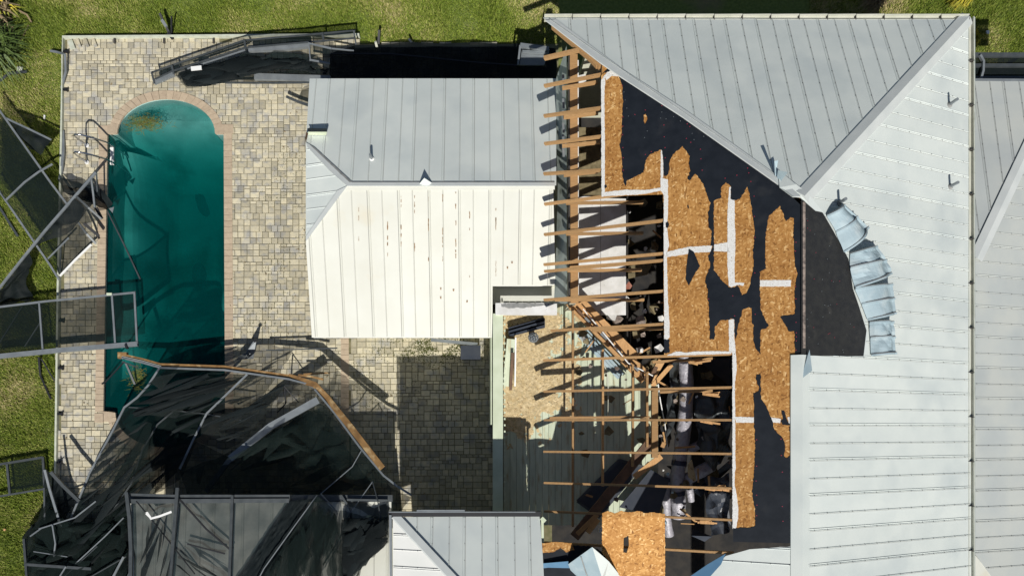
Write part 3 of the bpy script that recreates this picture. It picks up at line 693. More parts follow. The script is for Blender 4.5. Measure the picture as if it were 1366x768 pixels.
# top plate, flashing, drywall edge
mb = MB(); mb.bar(P(765, 74, 2.97), P(766, 404, 2.97), .17, .09); obj('top_plate', mb, 'wood', house)
mb = MB(); mb.bar(P(770.6, 82, 2.93), P(770.8, 400, 2.93), .03, .1); obj('drywall_edge', mb, 'drywall', house)
mb = MB(); mb.bar(P(758.5, 78, 2.9), P(759, 404, 2.9), .03, .16); obj('dark_trim', mb, 'screw', house)
fl = [(741, 108, 756, 60), (742, 140, 755, 140), (742, 190, 756, 190), (744, 250, 756, 250), (742, 330, 756, 330), (739, 405, 757, 405)]
mb = MB(); vs = []
for a, b, c, d in fl: vs += [P(a, b, 2.45), P(c, d, 2.85)]
mb.add(vs, [(2 * i, 2 * i + 1, 2 * i + 3, 2 * i + 2) for i in range(5)]); obj('flashing', mb, 'flash', house)
for k in range(7):
    y = 100 + k * 16; mb = MB(); mb.bar(P(751, y, 2.95), P(752, y + 13, 2.95), .05, .03); obj('flashing_strip', mb, 'alu_l', house)
# purlins seen through the rafters
for x, y0, y1, wd, z in ((764, 412, 702, .045, 2.75), (804, 466, 648, .045, 2.75), (844, 486, 622, .045, 2.8), (863, 490, 596, .05, 2.8), (873, 515, 610, .14, 2.6)):
    mb = MB(); mb.bar(P(x, y0, z), P(x, y1, z), wd, .09); obj('purlin', mb, 'wood', house)
# white ceiling boards, insulation
for pl, z, m, lab in (([(771, 262), (801, 262), (801, 420), (771, 420)], 2.3, 'drywall', None), ([(801.5, 264), (835, 265), (835, 420), (801.5, 420)], 2.3, 'drywall', None), ([(771, 170), (803, 170), (804, 261), (771, 261)], 2.25, 'insul', 'brown insulation on the attic floor'), ([(770, 100), (781, 99), (782, 108), (770, 113)], 2.5, 'drywall', 'small white ceiling scrap near the hip'), ([(771, 112), (777, 112), (773, 122), (771, 122)], 2.5, 'drywall', None), ([(836, 350), (870, 352), (864, 366), (836, 372)], 2.2, 'insul', None)):
    mb = MB(); mb.plate([P(x, y, z) for x, y in pl], .02); obj('ceiling_board' if m == 'drywall' else 'insulation', mb, m, house, label=lab)
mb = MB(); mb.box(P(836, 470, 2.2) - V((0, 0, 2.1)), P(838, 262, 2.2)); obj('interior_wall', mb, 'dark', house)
# ----- open porch on the west side: beam, floor boards, dust
xb0 = P(672, 0, .12).x; nb = 24
PZ = 1.8
for k in range(nb):
    xa = 672 + k * 8.6; y0 = 405 if k < 12 else 405 + (k - 11) * 9; mb = MB(); a, b = P(xa, 700, PZ), P(xa + 8.15, y0, PZ)
    mb.box((a.x, a.y, PZ - .03), (b.x, b.y, PZ + R(0, .004))); obj('floor_board', mb, 'board', house)
mb = MB()
for _ in range(9000):
    x, y = R(673, 775), R(418, 600)
    f = 1.15 - (x - 673) / 95 - max(0, y - 545) / 45 + .9 * noise.noise(V((x * .035, y * .035, 2))) + .5 * noise.noise(V((x * .1, y * .1, 5)))
    if random.random() > f * 1.5: continue
    p = P(x, y, PZ + .008); a = R(0, 6.3); l, w_ = R(.02, .075), R(.012, .035); d = V((math.cos(a), math.sin(a), 0)); e_ = V((-d.y, d.x, 0))
    mb.add([p - d * l - e_ * w_, p + d * l - e_ * w_ + V((0, 0, R(0, .01))), p + d * l * .8 + e_ * w_ + V((0, 0, R(0, .015))), p - d * l * .7 + e_ * w_], [(0, 1, 2, 3)])
tag(kind(obj('sawdust_litter', mb, 'sand'), 'stuff'), 'tan sawdust and board litter spread over the pale green porch floor', 'debris')
bm_ = MB(); bm_.box((P(657.5, 0, 2.35).x, P(0, 682, 2.35).y, 2.15), (P(671, 0, 2.35).x, P(0, 418, 2.35).y, 2.35)); obj('porch_beam', bm_, 'beam', house)
bm_ = MB(); a = P(654.5, 545, 2.1); bm_.box((a.x, P(0, 566, 2.1).y, .1), (a.x + .03, P(0, 408, 2.1).y, 2.1)); obj('beam_trim', bm_, 'beam', house)
mb = MB(); mb.box((P(660, 0, 2.1).x, P(0, 682, 2.1).y, .1), (P(668, 0, 2.1).x, P(0, 412, 2.1).y, 2.145)); obj('porch_wall', mb, 'wall', house)
for k in range(30):
    y = 424 + k * 8.4; mb = MB(); p = P(672.3, y, 2.3); mb.box(p - V((.0, .022, .06)), p + V((.035, .022, 0))); obj('batten_end', mb, 'beam', house)
mb = MB(); mb.box(P(661, 419.5, 2.42) - V((0, 0, .1)), P(743, 404, 2.42)); obj('porch_header', mb, 'drywall', house, label='white porch header beam stained black along its back edge')
mb = MB(); mb.plate([P(x, y, 2.428) for x, y in jag([(668, 405), (700, 404.5), (738, 404.8), (738, 406), (715, 408.5), (700, 410.5), (680, 411), (669, 409)], .9)], .005); obj('stain', mb, 'seam', house)
mb = MB(); mb.plate([P(x, y, 1.72) for x, y in ((657, 382), (745, 382), (745, 406), (657, 406))], .02); obj('lower_roof_sheet', mb, 'cream_metal', house)
# trough, mesh ball, leaning boards on the porch
mb = MB()
for k in range(5): mb.bar(P(678.5, 438 + k * 2.3, PZ + .25 - abs(k - 2) * .04), P(726, 424 + k * 2.6, PZ + .25 - abs(k - 2) * .04), .05, .02)
mb.add([P(678, 437, PZ + .22), P(680, 449, PZ + .22), P(727, 437, PZ + .22), P(727, 424, PZ + .22)], [(0, 1, 2, 3)])
tag(obj('gutter_trough', mb, 'navy'), 'dark ribbed metal trough lying on the porch floor below the white header', 'trough')
bm = bmesh.new(); bmesh.ops.create_icosphere(bm, subdivisions=2, radius=.12); me = MB(); c = P(711.5, 450, PZ + .38)
for e in bm.edges: me.bar(c + e.verts[0].co, c + e.verts[1].co, .012, .012)
bm.free(); mb2 = MB(); mb2.tube([c - V((0, 0, .35)), c - V((0, 0, .02))], .07, 10)
vt = thing('roof_ventilator', 'round wire roof vent cap fallen on the porch floor', 'vent cap', c - V((0, 0, .38))); obj('cage', me, 'alu_l', vt); obj('collar', mb2, 'alu', vt)
for k, (a, b, w_, m, lab) in enumerate((((682, 452), (676, 515), .2, 'board', 'weathered green board leaning against the porch beam'), ((688, 450), (687, 515), .035, 'white', 'thin pale stick beside the weathered green board'), ((684, 470), (681, 520), .07, 'wood_d', 'brown strip of wood lying along the green board'))):
    mb = MB(); mb.bar(P(*a, PZ + .3 + .05 * k), P(*b, PZ + .1 + .03 * k), w_, .025); tag(obj('loose_board', mb, m), lab, 'board')
# ----- skirt roof to the east of the house
sk = thing('side_wing', 'lower side wing of the house with dull grey metal hip roof', 'building', (13, 2, 0))
SN = Plane(2.4 + .163 * 8.1, 0, -.163); SEp = Plane(3.1 + .286 * 10.97, -.286, 0)
def hipx(py, lo=1200, hi=1420):
    for _ in range(40):
        m_ = (lo + hi) / 2
        if SN(m_, py).z > SEp(m_, py).z: hi = m_
        else: lo = m_
    return lo
roof_face([SN(1262, 108), SN(1420, 109), SN(hipx(150), 150), SN(hipx(250), 250), SN(hipx(340), 340), SN(1262, 380)], V((0, -1, .163)), sk, 'grey_metal', .1)
roof_face([SEp(1262, 410), SEp(hipx(340), 340), SEp(hipx(250), 250), SEp(hipx(150), 150), SEp(1460, 150), SEp(1460, 860), SEp(1345, 800), SEp(1297, 733), SEp(1262, 690)], V((-1, 0, .286)), sk, 'grey_metal', .03)
mb = MB(); mb.plate([SEp(1262, 690, -.004), SEp(1297, 735, -.004), SEp(1325, 770, -.004), SEp(1350, 806, -.004), SEp(1262, 806, -.004)], .01, SEp.n()); obj('roof_panel', mb, 'cream_metal', sk)
a, b = SN(hipx(345), 345), SN(hipx(150), 150)
mb = MB()
for s_ in (0, 1):
    d = (b - a).normalized(); sd = d.cross(V((0, 0, 1))).normalized() * (.15 if s_ else -.15)
    mb.add([a + V((0, 0, .05)), b + V((0, 0, .05)), b + sd + V((0, 0, .018)), a + sd + V((0, 0, .018))], [(0, 1, 2, 3)])
obj('hip_cap', mb, 'cap', sk)
mb = MB(); mb.box((10.5, YS, 0), (15.5, 7.7, 2.2)); obj('wall', mb, 'wall', sk)
mb = MB(); mb.bar(SN(1262, 107.5, -.03), SN(1420, 108.5, -.03), .06, .08); obj('gutter', mb, 'alu_l', sk)
# screened corner beyond the wing
sc = thing('screened_enclosure', 'dark screened enclosure with grey rails beside the side wing', 'screen enclosure', P(1340, 95, 0))
for a, b, w_ in (((1294, 74), (1420, 74), .09), ((1294, 88), (1420, 88), .07), ((1294, 105.5), (1420, 105.5), .1)):
    mb = MB(); mb.bar(P(*a, 2.2), P(*b, 2.2), w_, .08); obj('rail', mb, 'alu', sc)
mb = MB(); mb.path([P(1307, 74, 2.25), P(1311.5, 82, 2.25), P(1311, 95, 2.25), P(1308, 105, 2.25)], .05, .06); obj('brace', mb, 'alu_l', sc)
obj('screen', quad_sheet([P(1294, 74, 2.18), P(1420, 74, 2.18), P(1420, 106, 2.18), P(1294, 106, 2.18)], 12, 4, .02), 'screen_dark', sc)
for x in (1300, 1360):
    for y in (75, 105):
        mb = MB(); p = P(x, y, 2.15); mb.bar(V((p.x, p.y, 0)), p, .06, .06); obj('post', mb, 'alu', sc)
# vent pipes
for k, (x, y, pl) in enumerate(((1266, 140, east), (1267, 249, east), (1119, 271, east))):
    b = pl(x, y); vp = thing('vent_pipe', ('grey vent pipe nearest the top right corner of the big roof', 'grey vent pipe near the right gutter halfway down the big roof', 'grey vent pipe just above the peeled roof sheets')[k], 'vent pipe', b, 'vent pipes on the house roof')
    mb = MB(); mb.tube([b - V((0, 0, .05)), b + V((0, 0, .26))], .032, 10); obj('pipe', mb, 'alu_l', vp)
    mb = MB(); mb.tube([b + V((0, 0, .005)), b + V((0, 0, .05))], [.07, .036], 10); obj('boot', mb, 'seam', vp)
# peeled sheets
def peeled(left, right, peak, dent, label, seed, ribs=(.5,), tip=.1):
    """a torn roof sheet: left edge still on the deck, arched up and over, crimps across it"""
    t = thing('peeled_roof_sheet', label, 'roof sheet', east(*left[0]), 'peeled roof sheets at the ridge')
    nu, nv = 12, 10; n = east.n(); grid = []
    def ev(l, b):
        k = b * (len(l) - 1); i = min(int(k), len(l) - 2); return V((*l[i], 0)).lerp(V((*l[i + 1], 0)), k - i)
    for j in range(nv + 1):
        b = j / nv; row = []
        for i in range(nu + 1):
            a = i / nu; q = ev(left, b).lerp(ev(right, b), a); p = east(q.x, q.y, 0)
            h = .04 + peak * (math.sin(math.pi * min(1, a * 1.15)) ** .8) * (.75 + .25 * b) + tip * a
            cr = abs(noise.noise(V((a * 2.2 + seed, b * 1.6, 1)))) * dent + noise.noise(V((a * 5, b * 4 + seed, 3))) * dent * .35
            row.append(p + n * max(.03, h + cr - dent * .3))
        grid.append(row)
    mb = MB(); W = nu + 1
    mb.add([p for r_ in grid for p in r_], [(j * W + i, j * W + i + 1, (j + 1) * W + i + 1, (j + 1) * W + i) for j in range(nv) for i in range(nu)])
    obj('sheet', mb, 'peel', t)
    for b in ribs + (0.0, 1.0):
        row = grid[round(b * nv)]; mb = MB(); mb.path([p + n * .012 for p in row], .035, .022); mb.path([p + n * .006 + V((0, .03, 0)) for p in row], .012, .012, mi=1); obj('rib', mb, ['peel', 'seam'], t)
peeled([(1101, 289), (1113, 310), (1123, 337)], [(1119, 277), (1136, 292), (1150, 306)], .17, .03, 'uppermost peeled metal sheet folded over below the apex', 1)
peeled([(1132, 340), (1132, 358), (1138, 384)], [(1163, 331), (1176, 349), (1183, 366)], .18, .09, 'dented peeled sheet second from the apex', 2.3)
peeled([(1138, 386), (1147, 406), (1155, 427)], [(1182, 381.5), (1185, 400), (1187, 419)], .15, .02, 'smooth peeled sheet third from the apex', 4.1)
peeled([(1157, 431), (1159, 451), (1160, 474)], [(1184.5, 431), (1186, 451), (1187, 472)], .15, .07, 'lowest peeled sheet with a crumpled corner', 6.2)
# ----- wreckage inside the opening
def lumber(a, b, w_, h_, label, m='wood_y', name='fallen_timber', grp=None):
    mb = MB(); mb.bar(a, b, w_, h_); return tag(obj(name, mb, m), label, 'timber', grp)
ang = [((758, 403), (858, 508)), ((766, 401), (867, 506)), ((775, 401), (849, 475)), ((760, 410), (850, 500))]
tb = thing('fallen_truss', 'bundle of orange truss timbers fallen diagonally across the porch opening', 'truss', P(815, 455, .1))
for k, (a, b) in enumerate(ang):
    mb = MB(); mb.bar(P(*a, 2.55 + .04 * k), P(*b, 2.3 + .05 * k), (.15, .19, .15, .06)[k], .05); obj('chord', mb, 'wood_y', tb)
for k in range(9):
    t = .08 + k * .105; x, y = 762 + 100 * t, 405 + 100 * t; mb = MB(); mb.bar(P(x, y, 2.72 - .2 * t), P(x + 8, y + 8, 2.7 - .2 * t), .05, .012); obj('plate', mb, 'alu_l' if k % 2 else 'wood_d', tb)
mb = MB(); mb.tube([P(778, 412, 2.8), P(806, 445, 2.78), P(838, 484, 2.7), P(871, 501, 2.6)], .014, 6); tag(obj('cable', mb, 'white'), 'white cable lying along the fallen orange truss', 'cable')
mb = MB(); mb.tube([P(804, 484, 2.7), P(810, 495, 2.5), P(811.5, 520, 2.4), P(811, 552, 2.5), P(806, 566, 2.7), P(794, 565, 2.7)], .012, 6); tag(obj('cable', mb, 'gutter'), 'pale looped cable hanging from the porch rafters', 'cable')
mb = MB(); mb.tube([P(878, 512, 2.3), P(881, 535, 2.1), P(887, 565, 1.9), P(891, 600, 1.8)], .013, 6); tag(obj('cable', mb, 'white'), 'straight thin cable dropping beside the silver ducts', 'cable')
lumber(P(868, 506, 2.2), P(883, 480, 2.5), .16, .05, 'short orange board propped between the truss end and the deck'); lumber(P(866, 510, 2.35), P(880, 478, 2.4), .09, .07, 'dark timber standing across the truss end', 'wood_d'); lumber(P(870, 515, 2.1), P(896, 486, 2.2), .1, .04, 'splintered pale board under the deck edge')
lumber(P(766, 716, 2.3), P(870, 586, 2.2), .22, .1, 'wide dark timber fallen diagonally toward the bottom of the opening', 'wood_d'); lumber(P(846, 636, 2.5), P(882, 608, 2.5), .13, .04, 'orange board on the upper end of the dark timber'); lumber(P(770, 712, 2.5), P(797, 686, 2.55), .1, .04, 'orange plank on the lower end of the dark timber'); lumber(P(784, 710, 2.45), P(798, 692, 2.5), .12, .04, 'short orange offcut beside the patched board panel')
lumber(P(882, 592, 2.4), P(887, 594, 2.4), .12, .05, 'little orange wood chip near the ducts')
# dark glazed door panels lying on the porch
mb = MB(); mb.plate([P(x, y, PZ + .08) for x, y in ((770, 668), (826, 613), (858, 622), (800, 690))], .04); dp = tag(obj('fallen_door', mb, 'navy'), 'dark framed door panel lying on the porch floor', 'door')
for a, b in (((770, 668), (826, 613)), ((826, 613), (858, 622)), ((770, 668), (800, 690))):
    mb = MB(); mb.bar(P(*a, PZ + .11), P(*b, PZ + .11), .06, .05); obj('frame', mb, 'alu', dp)
mb = MB(); mb.plate([P(x, y, PZ + .2) for x, y in ((826, 676), (868, 626), (893, 640), (878, 688))], .03); tag(obj('dark_sheet', mb, 'navy'), 'dark grey sheet sagging beside the wide dark timber', 'sheet')
# blue steel straps under the truss
mb = MB()
for k in range(4): mb.bar(P(772 + 2.5 * k, 442 - k * 2, PZ + .1), P(826 + 3 * k, 504 - k * 3, PZ + .08), .03, .02)
mb.bar(P(774, 444, PZ + .08), P(828, 502, PZ + .06), .2, .01); tag(obj('fallen_ladder_strip', mb, 'peel'), 'bluish grey metal strip lying diagonally under the fallen truss', 'metal strip')
# rubble and drywall scraps
rub = [(783, 441, 2.4, .5, 'drywall', 'white drywall corner sticking out under the truss top'), ]
for x, y, s, m, lab in ((832, 398, .16, 'drywall', 'white scrap beside the pink scrap'), (837, 382, .14, 'pink', 'pink scrap on the white ceiling edge'), (834, 376, .15, 'black', 'black scrap above the pink scrap'), (822, 425, .2, 'rubble', 'grey brown rubble chunk under the truss'), (855, 428, .2, 'rubble', 'stone coloured rubble chunk in the dark hole'), (882, 424, .13, 'drywall', 'white scrap touching the deck edge'), (860, 415, .1, 'drywall', 'small white flake above the stone coloured chunk'), (854, 466, .14, 'drywall', 'white wedge below the second rafter'), (879, 465, .18, 'drywall', 'large white flake near the deck corner'), (858, 447, .1, 'rubble', 'little grey flake between two rafters'), (880, 448, .09, 'rubble', 'little pale flake by the deck edge'), (801, 706, .1, 'drywall', 'small white chip beside the board panel'), (815, 420, .22, 'drywall', 'white board scrap at the truss top')):
    mb = MB(); n = 5; s *= .8; c = P(x, y, 2.2)
    ps = [c + V((math.cos(a) * s * R(.6, 1.1), math.sin(a) * s * R(.5, 1), R(-.03, .08))) for a in np.linspace(0, 5.3, n)]
    mb.plate(ps, .06); tag(obj('rubble_piece', mb, m), lab, 'debris piece')
mb = MB(); mb.plate([P(x, y, 2.2) for x, y in ((786, 407), (800, 402), (813, 410), (812, 414), (797, 414))], .015); tag(obj('drywall_scrap', mb, 'drywall'), 'pale drywall scrap under the uppermost porch rafter', 'drywall')
# ducts
def duct(pts, r, label, bands=()):
    t = thing('flexible_duct', label, 'duct', pts[0] - V((0, 0, r))); P2 = []
    for i in range(len(pts) - 1):
        for k in range(7): P2.append(pts[i].lerp(pts[i + 1], k / 7))
    P2.append(pts[-1])
    for _ in range(3): P2 = [P2[0]] + [(P2[i - 1] + P2[i] * 2 + P2[i + 1]) / 4 for i in range(1, len(P2) - 1)] + [P2[-1]]
    P3 = []
    for i in range(len(P2) - 1): P3 += [P2[i], P2[i].lerp(P2[i + 1], .5)]
    rr = [r * (1 + .012 * (1 if i % 2 else -1) + .10 * noise.noise(p * 5)) for i, p in enumerate(P3)]
    mb = MB(); mb.tube(P3, rr, 14); obj('sleeve', mb, 'duct', t, smooth=True)
    for f in bands:
        i = int(f * (len(P3) - 4)); mb = MB(); mb.tube(P3[i:i + 4], r * 1.1, 14); obj('band', mb, 'duct_band', t)
duct([P(913, 474, 2.2), P(916, 510, 2.1), P(915, 545, 2.0), P(911, 580, 1.9), P(907, 610, 1.85), P(903, 640, 1.85), P(905, 665, 1.8), P(906, 692, 1.7)], .165, 'thick silver flexible duct running down the roof opening', (.62, .83))
duct([P(952, 585, 1.9), P(934, 592, 1.9), P(918, 600, 1.8)], .10, 'short silver duct branching right from the thick duct')
duct([P(950, 620, 2.0), P(932, 630, 2.0), P(914, 640, 1.8)], .15, 'stubby silver duct with yellow torn insulation')
duct([P(893, 632, 1.7), P(888, 655, 1.7), P(889, 690, 1.6), P(893, 715, 1.4)], .11, 'silver duct lying left of the thick duct', (.1,))
duct([P(918, 640, 1.75), P(921, 658, 1.7), P(922, 668, 1.6)], .085, 'small silver duct stub right of the thick duct')
mb = MB(); mb.plate([P(x, y, 2.3) for x, y in ((918, 620), (923, 613), (929, 640), (926, 642), (919, 636))], .05); tag(obj('insulation_scrap', mb, 'sand'), 'yellow scrap of insulation beside the stubby duct', 'insulation')
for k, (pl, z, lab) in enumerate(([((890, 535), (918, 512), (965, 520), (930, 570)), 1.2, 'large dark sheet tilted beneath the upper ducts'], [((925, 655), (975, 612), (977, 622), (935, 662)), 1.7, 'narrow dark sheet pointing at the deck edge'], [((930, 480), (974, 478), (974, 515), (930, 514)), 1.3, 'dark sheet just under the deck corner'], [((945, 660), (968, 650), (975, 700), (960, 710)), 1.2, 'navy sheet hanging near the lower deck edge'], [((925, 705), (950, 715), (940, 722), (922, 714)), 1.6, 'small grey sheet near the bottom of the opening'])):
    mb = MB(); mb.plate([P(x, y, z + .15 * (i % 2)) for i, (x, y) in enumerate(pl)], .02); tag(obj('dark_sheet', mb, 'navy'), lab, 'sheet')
for k, (x, y) in enumerate(((922, 483), (935, 523), (934, 560), (940, 650), (965, 652), (930, 694))):
    mb = MB()
    for j in range(5):
        a = west(x + R(-6, 8), y + R(-1, 3), -.12); mb.bar(a, a + V((R(.15, .35), R(-.06, .06), R(-.03, .06))), R(.02, .05), .015)
    obj('splinter', mb, 'wood_y', house)
mbs = {k: MB() for k in ('insul', 'drywall', 'rubble', 'wood_y', 'peel')}
for _ in range(260):
    x, y = R(772, 975), R(270, 715)
    if x > 884 and y < 474: continue
    if x < 836 and y < 420: continue
    if x < 870 and y > 520 and random.random() < .75: continue
    k = random.choices(list(mbs), (6, 1.6, 3, 4, 1))[0]; z = R(1.9, 2.3) if k != 'insul' else R(1.7, 2.1); c = P(x, y, z); sc_ = R(.02, .075) * (2.2 if k == 'insul' else 1)
    if k == 'wood_y':
        a = R(0, 3.14); mbs[k].bar(c, c + V((math.cos(a), math.sin(a), R(-.3, .3))) * R(.15, .5), R(.015, .05), .02)
    else:
        ps_ = [c + V((math.cos(a) * sc_ * R(.5, 1.2), math.sin(a) * sc_ * R(.5, 1.2), R(-.05, .05))) for a in np.linspace(0, 5.2, 5)]; mbs[k].plate(ps_, .03)
for k, nm, lb in (('insul', 'insulation_litter', 'tufts of brown insulation strewn in the roof opening'), ('drywall', 'drywall_litter', 'white drywall crumbs strewn in the roof opening'), ('rubble', 'rubble_litter', 'grey rubble crumbs strewn in the roof opening'), ('wood_y', 'wood_litter', 'splintered wood bits strewn in the roof opening'), ('peel', 'metal_litter', 'bluish metal scraps strewn in the roof opening')):
    tag(kind(obj(nm, mbs[k], k), 'stuff'), lb, 'debris')
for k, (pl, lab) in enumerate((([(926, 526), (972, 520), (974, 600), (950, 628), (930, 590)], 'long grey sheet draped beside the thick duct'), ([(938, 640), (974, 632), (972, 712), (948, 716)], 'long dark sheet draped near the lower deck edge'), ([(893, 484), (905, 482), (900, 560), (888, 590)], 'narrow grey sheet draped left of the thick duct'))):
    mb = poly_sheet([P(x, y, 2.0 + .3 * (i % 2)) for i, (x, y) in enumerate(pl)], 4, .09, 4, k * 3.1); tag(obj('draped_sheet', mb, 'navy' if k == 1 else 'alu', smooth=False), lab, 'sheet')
# patched board panel in the opening
mb = MB(); pl = [(803.5, 684), (811, 681), (820, 684), (829, 680.5), (838, 683), (852, 681), (861, 684), (871, 683), (887, 685), (887.5, 800), (850, 800), (803, 736)]
hole = [(832, 717), (838.5, 714), (839, 727), (836, 737), (831.5, 736)]
def lifted(x, y): return P(x, y, max(west(x, y, .02).z, 4.62 - max(0, y - 690) * .006))
mb = MB(); mb.plate([lifted(x, y) for x, y in jag(pl, .5)], .016, V((0, 0, 1)), 0, [[lifted(x, y) for x, y in hole]]); obj('osb_sheet', mb, 'osb_new', house, label='paler lone board panel left on the rafters')
mb = MB(); mb.plate([P(x, y, 4.02) for x, y in jag([(723, 724), (740, 722), (763, 724), (766, 733), (755, 736), (748, 730), (738, 736), (724, 737)], .5)], .016, nw); obj('osb_sheet', mb, 'osb', house)
mb = MB(); mb.plate([P(x, y, 3.98) for x, y in jag([(724, 735), (738, 731), (752, 735), (760, 727), (790, 728), (803, 736), (850, 768), (850, 940), (724, 940)], .6)], .004); obj('underlayment', mb, 'felt', house)
# crumpled metal at the bottom
cm = thing('crumpled_metal', 'crumpled blue and white roof metal at the lower edge of the opening', 'roof metal', P(775, 768, 3))
for pl, m in (([(722, 751, 4.05), (758, 748, 4.1), (768, 778, 3.7), (730, 800, 3.5)], 'blue'), ([(758, 752, 4.1), (790, 729, 4.85), (803, 770, 4.5), (800, 800, 3.9), (768, 778, 3.7)], 'peel'), ([(790, 729, 4.85), (812, 748, 4.6), (836, 778, 3.8), (840, 800, 3.75), (800, 800, 3.9), (803, 770, 4.5)], 'metal'), ([(722, 765, 3.5), (732, 790, 3.5), (722, 800, 3.5)], 'metal')):
    mb = MB(); mb.plate([P(*q) for q in pl], .006); obj('fold', mb, m, cm)
mb = MB(); mb.bar(P(775, 742, 4.5), P(790, 790, 4.1), .02, .02); obj('rib', mb, 'seam', cm)

# ================================================================= POOL HOUSE (north wing with clipped gable)
ph = thing('pool_house', 'low pool house with clipped gable and cream standing seam metal roof', 'building', (-1.3, 5.3, 0))
pz = 2.1
yN, yS, yR = P(0, 105, pz).y, P(0, 450, pz).y, 0
PN = Plane(pz + .3 * yN, 0, -.3); PS = Plane(pz - .3 * yS, 0, .3)
yR = (yN + yS) / 2; zR = pz + .3 * (yN - yR)
# ridge line wanted at photo row 247
yR = (CY - 247) * (H - zR) / F
PS = Plane(zR - ((zR - pz) / (yR - yS)) * yR, 0, (zR - pz) / (yR - yS)); PN = Plane(zR + ((zR - pz) / (yN - yR)) * yR, 0, -(zR - pz) / (yN - yR))
ap = P(463, 247.5, zR); c1 = PN(408, 190); c2 = PS(408, 322); xr = P(738, 247, zR).x
NVp, SVp = V((0, -1, .3)), V((0, 1, .3))
roof_face([PN(413, 105), PN(742, 105), PN(742, 247), ap, c1], NVp, ph, 'metal', .12, screws=False, seam_scale=.8)
roof_face([ap, PS(738, 248), PS(741, 381), PS(657, 381), PS(657, 450), PS(416, 450), c2], SVp, ph, 'cream_metal', .2, screws=False, seam_scale=.45)
roof_face([ap + V((0, 0, 0)), c1, c2], V((1, 0, .25)), ph, 'metal', .1, screws=False, seam_scale=.5)
def strip(a, b, wv, m='cap', name='ridge_cap', lift=.03):
    mb = MB(); d = (b - a).normalized(); s_ = d.cross(V((0, 0, 1))).normalized() * wv
    mb.add([a - s_ + V((0, 0, lift * .4 - .03 * wv)), a + V((0, 0, lift)), a + s_ + V((0, 0, lift * .4 - .25 * wv)), b - s_ + V((0, 0, lift * .4 - .03 * wv)), b + V((0, 0, lift)), b + s_ + V((0, 0, lift * .4 - .25 * wv))], [(0, 1, 4, 3), (1, 2, 5, 4)]); obj(name, mb, m, ph)
mb = MB()
mb.plate([PN(x, y, .024) for x, y in ((463, 248), (740, 248), (740, 242.5), (470, 242.5), (455, 233), (419, 196), (408, 190), (410, 196), (440, 228))], .012, PN.n()); obj('ridge_cap', mb, 'cap', ph)
mb = MB(); mb.plate([PN(x, y, .026) for x, y in ((470, 242.5), (740, 242.5), (740, 243.4), (469, 243.4))], .003); mb.plate([PN(x, y, .026) for x, y in ((413, 193), (419, 196), (470, 243), (466, 243))], .003); obj('cap_lap', mb, 'seam', ph)
mb = MB(); mb.plate([P(x, y, z + .03) for x, y, z in ((463, 248, zR), (408, 322, c2.z), (408, 315, c2.z), (450, 254, zR - .08))], .012); obj('hip_cap', mb, 'cap', ph)
mb = MB(); mb.plate([PS(x, y, .02) for x, y in ((463, 248), (740, 248), (740, 253), (458, 254))], .01, PS.n()); obj('ridge_flashing', mb, 'cream_metal', ph)
mb = MB(); mb.box((P(413, 0, pz).x + .45, yS + .4, 0), (.2, yN - .4, pz - .16)); mb.box((.2, P(0, 378, pz).y, 0), (1.9, yN - .4, pz - .16)); obj('wall', mb, 'wall', ph)
mb = MB(); x0_ = P(415, 0, pz).x; mb.bar(V((x0_ + .01, yN - .02, pz - .08)), V((1.7, yN - .02, pz - .08)), .02, .14); mb.bar(V((x0_ + .03, yS + .02, pz - .08)), V((.28, yS + .02, pz - .08)), .02, .14); obj('fascia', mb, 'white', ph)
yK = P(0, 380, pz).y; mb = MB(); mb.plate([V((x0_ + .04, yN - .05, pz - .13)), V((1.7, yN - .05, pz - .13)), V((1.7, yK, pz - .13)), V((.26, yK, pz - .13)), V((.26, yS + .05, pz - .13)), V((x0_ + .04, yS + .05, pz - .13))], .02); obj('soffit', mb, 'white', ph)
# worn paint and rust along the ribs of the sunny slope
mbr = MB(); ribs = [476, 494, 513, 531, 549, 567, 586, 604, 623, 642, 660]
for x in (478.5, 517, 535, 553, 571.5, 590.5, 608, 626.5, 661.5):
    for _ in range(7 if x not in (478.5, 626.5) else 3):
        y = R(255, 345) if x < 620 else R(275, 375); L = R(1.5, 7) * (1.5 if x in (590.5, 626.5, 661.5) else 1); w_ = R(.5, 1.4)
        mbr.plate([PS(px, py, .021) for px, py in jag([(x - w_ / 2, y), (x + w_ / 2, y), (x + w_ * .4, y + L), (x - w_ * .4, y + L)], .3)], .002, PS.n())
for x, y in ((588, 385), (605, 387), (588, 397), (623, 402), (677, 357), (683, 350)): mbr.plate([PS(px, py, .021) for px, py in jag([(x - 1, y - 1.2), (x + 1, y - 1.4), (x + .8, y + 1.5), (x - .7, y + 1.2)], .4)], .002, PS.n())
kind(obj('rust_patch', mbr, 'rust', ph), 'stuff')
b = PN(496, 212); vp = thing('vent_pipe', 'small grey vent pipe on the pool house roof', 'vent pipe', b); mb = MB(); mb.tube([b - V((0, 0, .05)), b + V((0, 0, .24))], .03, 10); obj('pipe', mb, 'alu_l', vp); mb = MB(); mb.tube([b + V((0, 0, .005)), b + V((0, 0, .04))], [.06, .034], 10); obj('boot', mb, 'white', vp)
mb = MB(); mb.plate([PN(x, y, l) for x, y, l in ((410, 171, .12), (436, 171.5, .16), (436, 176, .2), (411, 176, .16))], .006); mb.plate([PN(x, y, l) for x, y, l in ((411, 176, .16), (436, 176, .2), (435, 180.5, .02), (409, 180, .02))], .006, mi=1); mb.plate([PN(x, y, l) for x, y, l in ((408.5, 176, .1), (411, 178, .12), (408, 190, .02), (407, 184, .0))], .006, mi=2); obj('bent_flashing', mb, ['navy', 'beam', 'wood_d'], ph, label='bent green flashing on the left rake')
